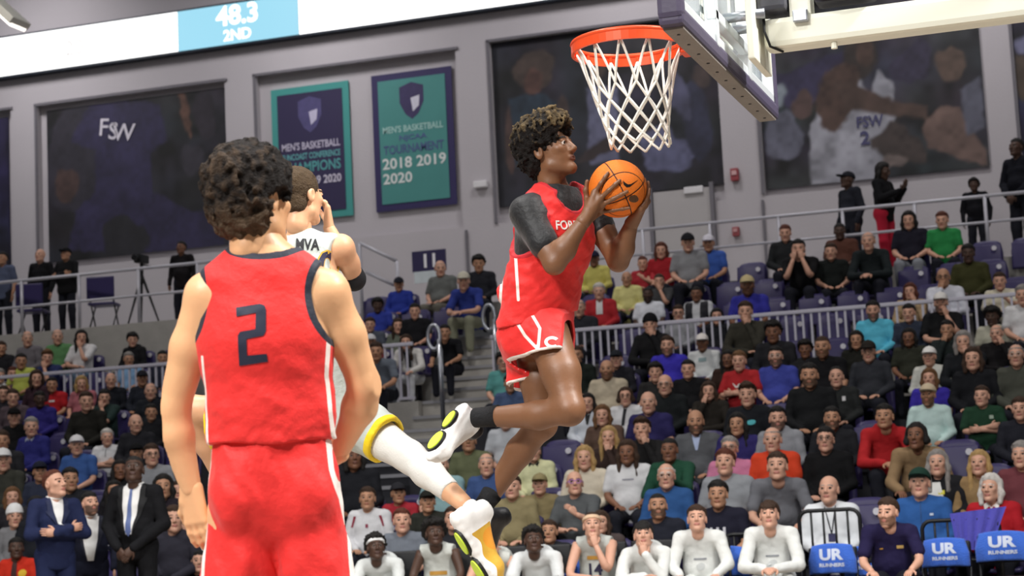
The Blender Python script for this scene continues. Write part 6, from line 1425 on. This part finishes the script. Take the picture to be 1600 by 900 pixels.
def bench(px, py, Y, pn, shirt, sleeve, hairk, hairc, skin, label, chairlabel, **kw):
    p = pose(pn); hz = p['head'][2]; w = atY(px, py, Y+p['head'][1]); s = min(1.12, max(.90, w[2]/hz)); base = np.array([w[0]-p['head'][0]*s, Y, min(0, w[2]-hz*s) if w[2]-hz*s > -.03 else 0.])
    kw.setdefault('trouser', 'd8dad8'); kw.setdefault('shorts', True); kw.setdefault('shoes', 'dcdcd8'); kw.setdefault('group', 'players on the bench')
    rot = math.radians(kw.pop('turn', 6)); base[0] += p['head'][1]*s*math.sin(rot)
    t, so = person(base, w, pn, s, shirt, sleeve, hairk, hairc, skin, label, rot, kw.pop('look', None), hh=.0048, **kw)
    if chairlabel: chair(base[0], Y+.03, chairlabel, rot)
    return t, so, p
B = {}
B[0] = bench(585, 868, 8.5, 'bend', 'd9dcda', 'long', 'curly', 'bk', 4, 'bench player in a white long-sleeved shirt and white headband', 'black chair under the headband player', cap=('band', 'e8e8e8'))
B[1] = bench(678, 846, 8.5, 'lean', 'c9ccc6', 'none', 'afro', 'bk', 4, 'bench player in a sleeveless white and gold jersey left of the gold shoe', 'black chair under the player left of the gold shoe')
B[2] = bench(765, 858, 8.5, 'bend', 'c9ccc6', 'none', 'short', 'lb', 1, 'bench player in a white jersey hidden behind the gold shoe', 'black chair behind the gold shoe')
B[3] = bench(832, 858, 8.5, 'bend', 'dcdfdf', 'short', 'curly', 'bk', 4, 'bench player in a white T-shirt right of the gold shoe', 'black chair under the player right of the gold shoe')
B[4] = bench(924, 822, 8.55, 'leanchin', 'b9bdb8', 'none', 'cropped', 'br', 1, 'bench player in a grey number 14 jersey touching the chin', 'black chair under number 14', cap=('band', 'd8b89a'))
B[5] = bench(1004, 852, 8.5, 'bendchin', 'dfe1de', 'long', 'bangs', 'bk', 1, 'bench player in a white long-sleeved top with a hand over the mouth', 'black chair under the player covering the mouth')
B[6] = bench(1088, 812, 8.5, 'lean', 'dfe1de', 'long', 'short', 'br', 1, 'bench player in a white long-sleeved top left of a blue towel', 'black chair left of the partly hidden towel')
B[7] = bench(1201, 806, 8.5, 'clasp', 'dfe1de', 'long', 'bangs', 'br', 1, 'bench player in a white long-sleeved top with hands joined', 'black chair under the player with joined hands')
B[8] = bench(1388, 824, 8.1, 'lean', '241f42', 'short', 'short', 'br', 1, 'team staff member in a dark navy polo shirt leaning forward', 'black chair under the staff member', beard=True, trouser='1c1c24', shorts=False, shoes='222226', group=None, look=np.array([-.25, -1, .02]))
t, so, p = B[4]; ink = mat('print_indigo', '221f3c', .6); gold = mat('print_gold2', 'b98a3c', .6)
on_shirt(so, 'number', text_flat('14', height=.12, width=.13, bold=.03), .0, .69, ink, t); on_shirt(so, 'lettering', poly_flat([[(-.08, -.015), (.08, -.02), (.085, .015), (-.075, .022)]]), 0., .80, gold, t)
t, so, p = B[1]; on_shirt(so, 'lettering', poly_flat([[(-.09, -.02), (.09, -.02), (.09, .02), (-.09, .02)]]), 0., .72, gold, t)
t, so, p = B[3]; on_shirt(so, 'lettering', poly_flat([[(-.09, -.012), (.09, -.012), (.09, .012), (-.09, .012)]]), 0., .60, gold, t)
gink = mat('print_grey', '8b8e94', .6)
for k in (6, 7):
    t, so, p = B[k]; on_shirt(so, 'lettering', poly_flat([[(-.06, -.008), (.06, -.008), (.06, .008), (-.06, .008)]]), 0., .74, gink, t); on_shirt(so, 'printed_mark', poly_flat([blob(0, 0, .04, .035, 16, .1, 2)]), 0., .67, mat('print_pale', 'c6c9c8', .6), t)
t, so, p = B[8]; on_shirt(so, 'badge', poly_flat([[(-.03, -.014), (.03, -.014), (.03, .014), (-.03, .014)]]), .085, .80, mat('print_gold3', 'c9a765', .6), t); on_shirt(so, 'printed_mark', poly_flat([blob(0, 0, .016, .008, 12, .1, 1)]), -.08, .79, gold, t)

# ---- coaches on their feet
def suit(px, py, Y, pn, label, jacket, tie, skin, hairk, hairc, face, look, beard=False, wide=.02, vz=(.05, .30)):
    t, so = standing(px, py, Y, jacket, pn, 'long', hairk, hairc, skin, label, 0., face, look, trouser=jacket, shoes='141416', hh=.0048, fat=.0, beard=beard, group='coaches beside the court')
    so.name = 'jacket'
    wsh = mat('shirt_white', 'e9e8e6', .7, bump=.2, bscale=30); n = pose(pn)['neck'][2]
    on_shirt(so, 'shirt_front', poly_flat([[(-.055-wide, .0), (-.03, .03), (.03, .03), (.055+wide, .0), (.035+wide, -vz[1]*.5), (.005+wide*.6, -vz[1]), (-.005-wide*.6, -vz[1]), (-.035-wide, -vz[1]*.5)]]), 0, n-.0, wsh, t, off=.008)
    if tie: on_shirt(so, 'tie', poly_flat([[(-.018, .012), (.018, .012), (.012, -.03), (.028, -vz[1]+.03), (0, -vz[1]-.01), (-.028, -vz[1]+.03), (-.012, -.03)]]), 0, n-.01, mat('tie_'+tie, tie, .5, var=.2, vscale=60), t, off=.013)
    lp = mat('lapel_'+jacket, jacket, .75, var=.2)
    for s in (-1, 1): on_shirt(so, 'lapel', poly_flat([[(s*(.05+wide), .025), (s*(.095+wide), -.01), (s*(.09+wide), -.10), (s*(.11+wide), -.11), (s*(.012+wide*.6), -vz[1]-.01), (s*(.035+wide), -vz[1]*.5)]]), 0, n, lp, t, off=.014)
    c = MB().tube([(.068*math.cos(a), .062*math.sin(a)-.005, n+.02+.012*math.sin(a)) for a in np.linspace(0, 2*math.pi, 20)[:-1]], .014, 6, closed=True); c.build('shirt_collar', wsh, t, True)
    return t
suit(88, 757, 7.9, 'standcross', 'coach in a navy suit standing with folded arms', '232a4a', None, 1, 'recede', 'rd', (.75, -.62), np.array([.95, -.25, .18]), wide=.01, vz=(.05, .24))
suit(143, 788, 8.9, 'stand', 'coach in a dark jacket over an open white shirt between two others', '1b1d2c', None, 1, 'short', 'bk', (.45, -.85), np.array([.8, -.6, .2]), True, .045, (.05, .48))
suit(212, 735, 8.3, 'standfront', 'tall coach in a black suit with a blue tie', '17171a', '5a6a9a', 4, 'buzz', 'bk', (.1, -1), np.array([.35, -.8, .3]), False, .035, (.05, .42))

# ---- towels over chair backs
M_towel = mat('towel_blue', '3f6fd8', .9, bump=.5, bscale=90, var=.1, sheen=.3); M_towp = mat('towel_violet', '5a57c2', .9, bump=.5, bscale=90, var=.1, sheen=.3); M_tink = mat('towel_print', 'd8e0f4', .8)
def towel(px, py, Y, wpx, hpx, label, clabel, text=True, m_=None):
    c = atY(px, py, Y); s = proj(c)[2]; w = wpx/s; h = hpx/s; nx, nz = 24, 14; V = []; F = []
    ch = chair(c[0], Y-.17, clabel, 0.); ch.scale = (1, 1, (c[2]+h*.36)/.85)
    t = thing('towel', label, 'towel', (c[0], Y, c[2]), 0, 'blue towels on the chairs')
    for j in range(nz+1):
        for i in range(nx+1):
            u = i/nx*2-1; v = j/nz*2-1; ww = w/2*(1.0-.16*max(0, v)); z = h/2*(v-.16*u*u*(1 if v > 0 else .55)); y = -.055-.012*math.cos(u*9+v)*(1-v)*.5-.02*(1-v*v)+(.03*u*u)
            V.append((ww*u, y, z))
    n = len(V); V += [(a, b+.05, c_) for a, b, c_ in V]
    for j in range(nz):
        for i in range(nx):
            a = j*(nx+1)+i; F.append((a, a+1, a+nx+2, a+nx+1)); F.append((a+n, a+n+nx+1, a+n+nx+2, a+n+1))
    edge = [i for i in range(nx+1)]+[j*(nx+1)+nx for j in range(1, nz+1)]+[nz*(nx+1)+i for i in range(nx-1, -1, -1)]+[j*(nx+1) for j in range(nz-1, 0, -1)]
    for a, b in zip(edge, edge[1:]+edge[:1]): F.append((a, a+n, b+n, b))
    V = np.array(V); o = link('cloth', mkmesh('cloth', V, F, [m_ or M_towel]), t)
    if text:
        for tx, zz, hh_, ww in (('UR', .035, .105, .2), ('RUNNERS', -.06, .035, .21)):
            decal('printed_letters', text_flat(tx, height=hh_*h/.27, width=ww*w/.40, bold=.045), (0, -.2, zz*h/.27), (1, 0, 0), (0, 0, 1), (V, F), M_tink, t, (0, 0, 0), .02, .003)
towel(1301, 872, 8.9, 74, 46, 'blue printed towel on the chair beside the bench players', 'black chair with a blue towel beside the bench players')
towel(1477, 862, 8.9, 74, 44, 'blue printed towel right of the staff member', 'black chair with a blue towel right of the staff member')
towel(1567, 852, 8.9, 84, 46, 'blue printed towel at the right edge', 'black chair with a blue towel at the right edge')
towel(1140, 876, 8.95, 60, 46, 'blue towel between two white-shirted bench players', 'black chair between two white-shirted bench players', False)
towel(1349, 876, 9.0, 60, 46, 'blue towel behind the arm of the staff member', 'black chair behind the arm of the staff member')
towel(884, 886, 8.95, 50, 40, 'small corner of a blue towel left of number 14', 'black chair left of number 14', False)
# violet towel hung over the black rail
c = atY(1525, 828, 9.25); s = proj(c)[2]; t = thing('towel', 'plain violet towel hanging over a black rail', 'towel', c); V = []; F = []; nx, nz = 20, 10
for j in range(nz+1):
    for i in range(nx+1):
        u = i/nx*2-1; v = j/nz*2-1; V.append((u*(.19+.05*v*(1 if v > 0 else .9))+.03*v, -.03+.02*math.cos(u*14)*(1-.3*v), .17*v+.02*v*u))
n = len(V); V += [(a, b+.02, c_) for a, b, c_ in V]
for j in range(nz):
    for i in range(nx): a = j*(nx+1)+i; F += [(a, a+1, a+nx+2, a+nx+1), (a+n, a+n+nx+1, a+n+nx+2, a+n+1)]
link('cloth', mkmesh('cloth', V, F, [M_towp]), t)
# ---- black rails behind the bench
def black_rail(x0, y0, x1, y1, Y, label, nb, zlow=.55):
    a, b = atY(x0, y0, Y), atY(x1, y1, Y); t = thing('barrier_rail', label, 'railing', ((a[0]+b[0])/2, Y, 0)); cx = (a[0]+b[0])/2; zt = (a[2]+b[2])/2; w = (b[0]-a[0])/2
    pts = [(-w, 0, 0), (-w, 0, zt-.08)]+[(-w+.08-.08*math.cos(q), 0, zt-.08+.08*math.sin(q)) for q in np.linspace(.3, math.pi/2, 4)]+[(w-.08+.08*math.sin(q), 0, zt-.08+.08*math.cos(q)) for q in np.linspace(0, math.pi/2-.2, 4)]+[(w, 0, zt-.08), (w, 0, 0)]
    MB().tube(pts, .018, 8).build('frame', M_black, t, True); MB().tube([(-w, 0, zlow), (w, 0, zlow)], .014, 8).build('lower_bar', M_black, t, True)
    for k in range(nb):
        x = -w+2*w*(k+1)/(nb+1); MB().tube([(x, 0, zt), (x, 0, zlow)], .011, 6).build('bar', M_black, t, True)
black_rail(1248, 802, 1342, 792, 9.2, 'black barrier rail in front of the white shirt with a lanyard', 4)
black_rail(1440, 818, 1560, 806, 9.25, 'black barrier rail under the violet towel', 5)
black_rail(1130, 838, 1180, 832, 9.2, 'short black barrier rail behind the bench players', 2)
# ---- prints and collars on a few spectators
def prints(key, items):
    if key not in WHO: print('missing', key); return
    t, so, pn = WHO[key]; n = pose(pn)['neck'][2]
    for nm, lp, x, z, colr in items: on_shirt(so, nm, poly_flat([lp]), x, n+z, mat('print_'+colr, colr, .7, var=.1), t, L=.03)
VEE = [(-.05, .015), (.05, .015), (.012, -.16), (-.012, -.16)]; COLL = [(-.075, .0), (-.04, .02), (0, -.03), (.04, .02), (.075, .0), (.06, -.055), (.02, -.02), (0, -.045), (-.02, -.02), (-.06, -.055)]
BAR = lambda w, h: [(-w, -h), (w, -h), (w, h), (-w, h)]
prints((1548, 764), [('collar', COLL, 0, 0, 'e8e6e2')]); prints((1155, 565), [('printed_mark', [(-.09, .02), (-.03, -.03), (.0, .0), (.09, .01), (.02, -.05), (-.05, -.05)], 0, -.15, 'e6e2e0')])
prints((980, 708), [('printed_mark', BAR(.06, .008), 0, -.14, '9a9aa4')]); prints((1465, 725), [('printed_front', [(-.1, .0), (.02, .0), (.06, -.2), (-.1, -.2)], 0, -.04, 'e2e2de'), ('printed_mark', BAR(.03, .02), .03, -.14, 'd8d040')])
prints((1087, 660), [('shirt_front', VEE, 0, 0, 'aebcdc')]); prints((918, 630), [('shirt_front', VEE, 0, 0, '1a1a1c')]); prints((977, 620), [('jacket_band', [(-.02, .02), (.03, .02), (-.02, -.25), (-.06, -.25)], 0, 0, '1a1a20')])
prints((633, 535), [('shirt_front', [(-.06, .01), (.06, .01), (.05, -.3), (-.05, -.3)], 0, 0, '141416')]); prints((834, 706), [('collar', COLL, 0, 0, '1a1a18')])
prints((574, 780), [('shoulder_stripe', [(-.16, .0), (-.13, .0), (-.17, -.12), (-.19, -.12)], 0, -.05, '8a2038'), ('shoulder_stripe', [(.16, .0), (.13, .0), (.17, -.12), (.19, -.12)], 0, -.05, '8a2038'), ('printed_mark', BAR(.015, .02), 0, -.16, '8a3048')])
prints((1097, 536), [('printed_mark', BAR(.06, .03), 0, -.12, '8fa5a8')]); prints((1307, 590), [('badge', BAR(.02, .028), .08, -.13, 'e0dfe0')]); prints((1534, 620), [('badge', BAR(.025, .022), .09, -.12, 'a8b8a8')])
prints((25, 858), [('jacket_emblem', blob(0, 0, .045, .05, 18, .05, 2), .1, -.16, 'd8b02a'), ('jacket_front', [(-.03, .0), (.03, .0), (.04, -.3), (-.04, -.3)], 0, 0, '3a1a18')]); prints((49, 668), [('collar', COLL, 0, 0, '9aa0b4')])
prints((1088, 460), [('jacket_side', [(-.2, .02), (-.07, .0), (-.06, -.35), (-.2, -.35)], 0, 0, '23232a'), ('jacket_side', [(.2, .02), (.07, .0), (.06, -.35), (.2, -.35)], 0, 0, '23232a')])
prints((81, 602), [('printed_mark', BAR(.05, .015), .03, -.14, 'e0d8d8')]); prints((1168, 618), [('printed_mark', blob(0, 0, .05, .03, 14, .1, 1), .02, -.16, '5ac0c8')])
prints((936, 456), [('shirt_front', [(-.05, .015), (.05, .015), (.05, -.22), (-.05, -.22)], 0, 0, 'dcdcdc')]); prints((1122, 774), [('lettering', BAR(.012, .05), -.06, -.2, 'c9c9d0'), ('lettering', BAR(.012, .05), 0., -.2, 'c9c9d0'), ('lettering', BAR(.012, .05), .06, -.2, 'c9c9d0')])
prints((167, 684), [('collar', COLL, 0, 0, 'c9c9cc'), ('placket', BAR(.008, .06), 0, -.09, '9a9a9e')])
prints((1295, 766), [('lanyard', [(-.055, .0), (-.045, .0), (.006, -.25), (-.006, -.25)], 0, 0, '33343c'), ('lanyard', [(.055, .0), (.045, .0), (-.006, -.25), (.006, -.25)], 0, 0, '33343c'), ('pass_card', BAR(.03, .035), 0, -.28, '2a2850'), ('collar', COLL, 0, .005, 'd0d2d6')])
prints((1437, 756), [('printed_mark', BAR(.015, .01), .09, -.13, 'c8d4e6'), ('zip', BAR(.004, .15), 0, -.16, '284a7c')])
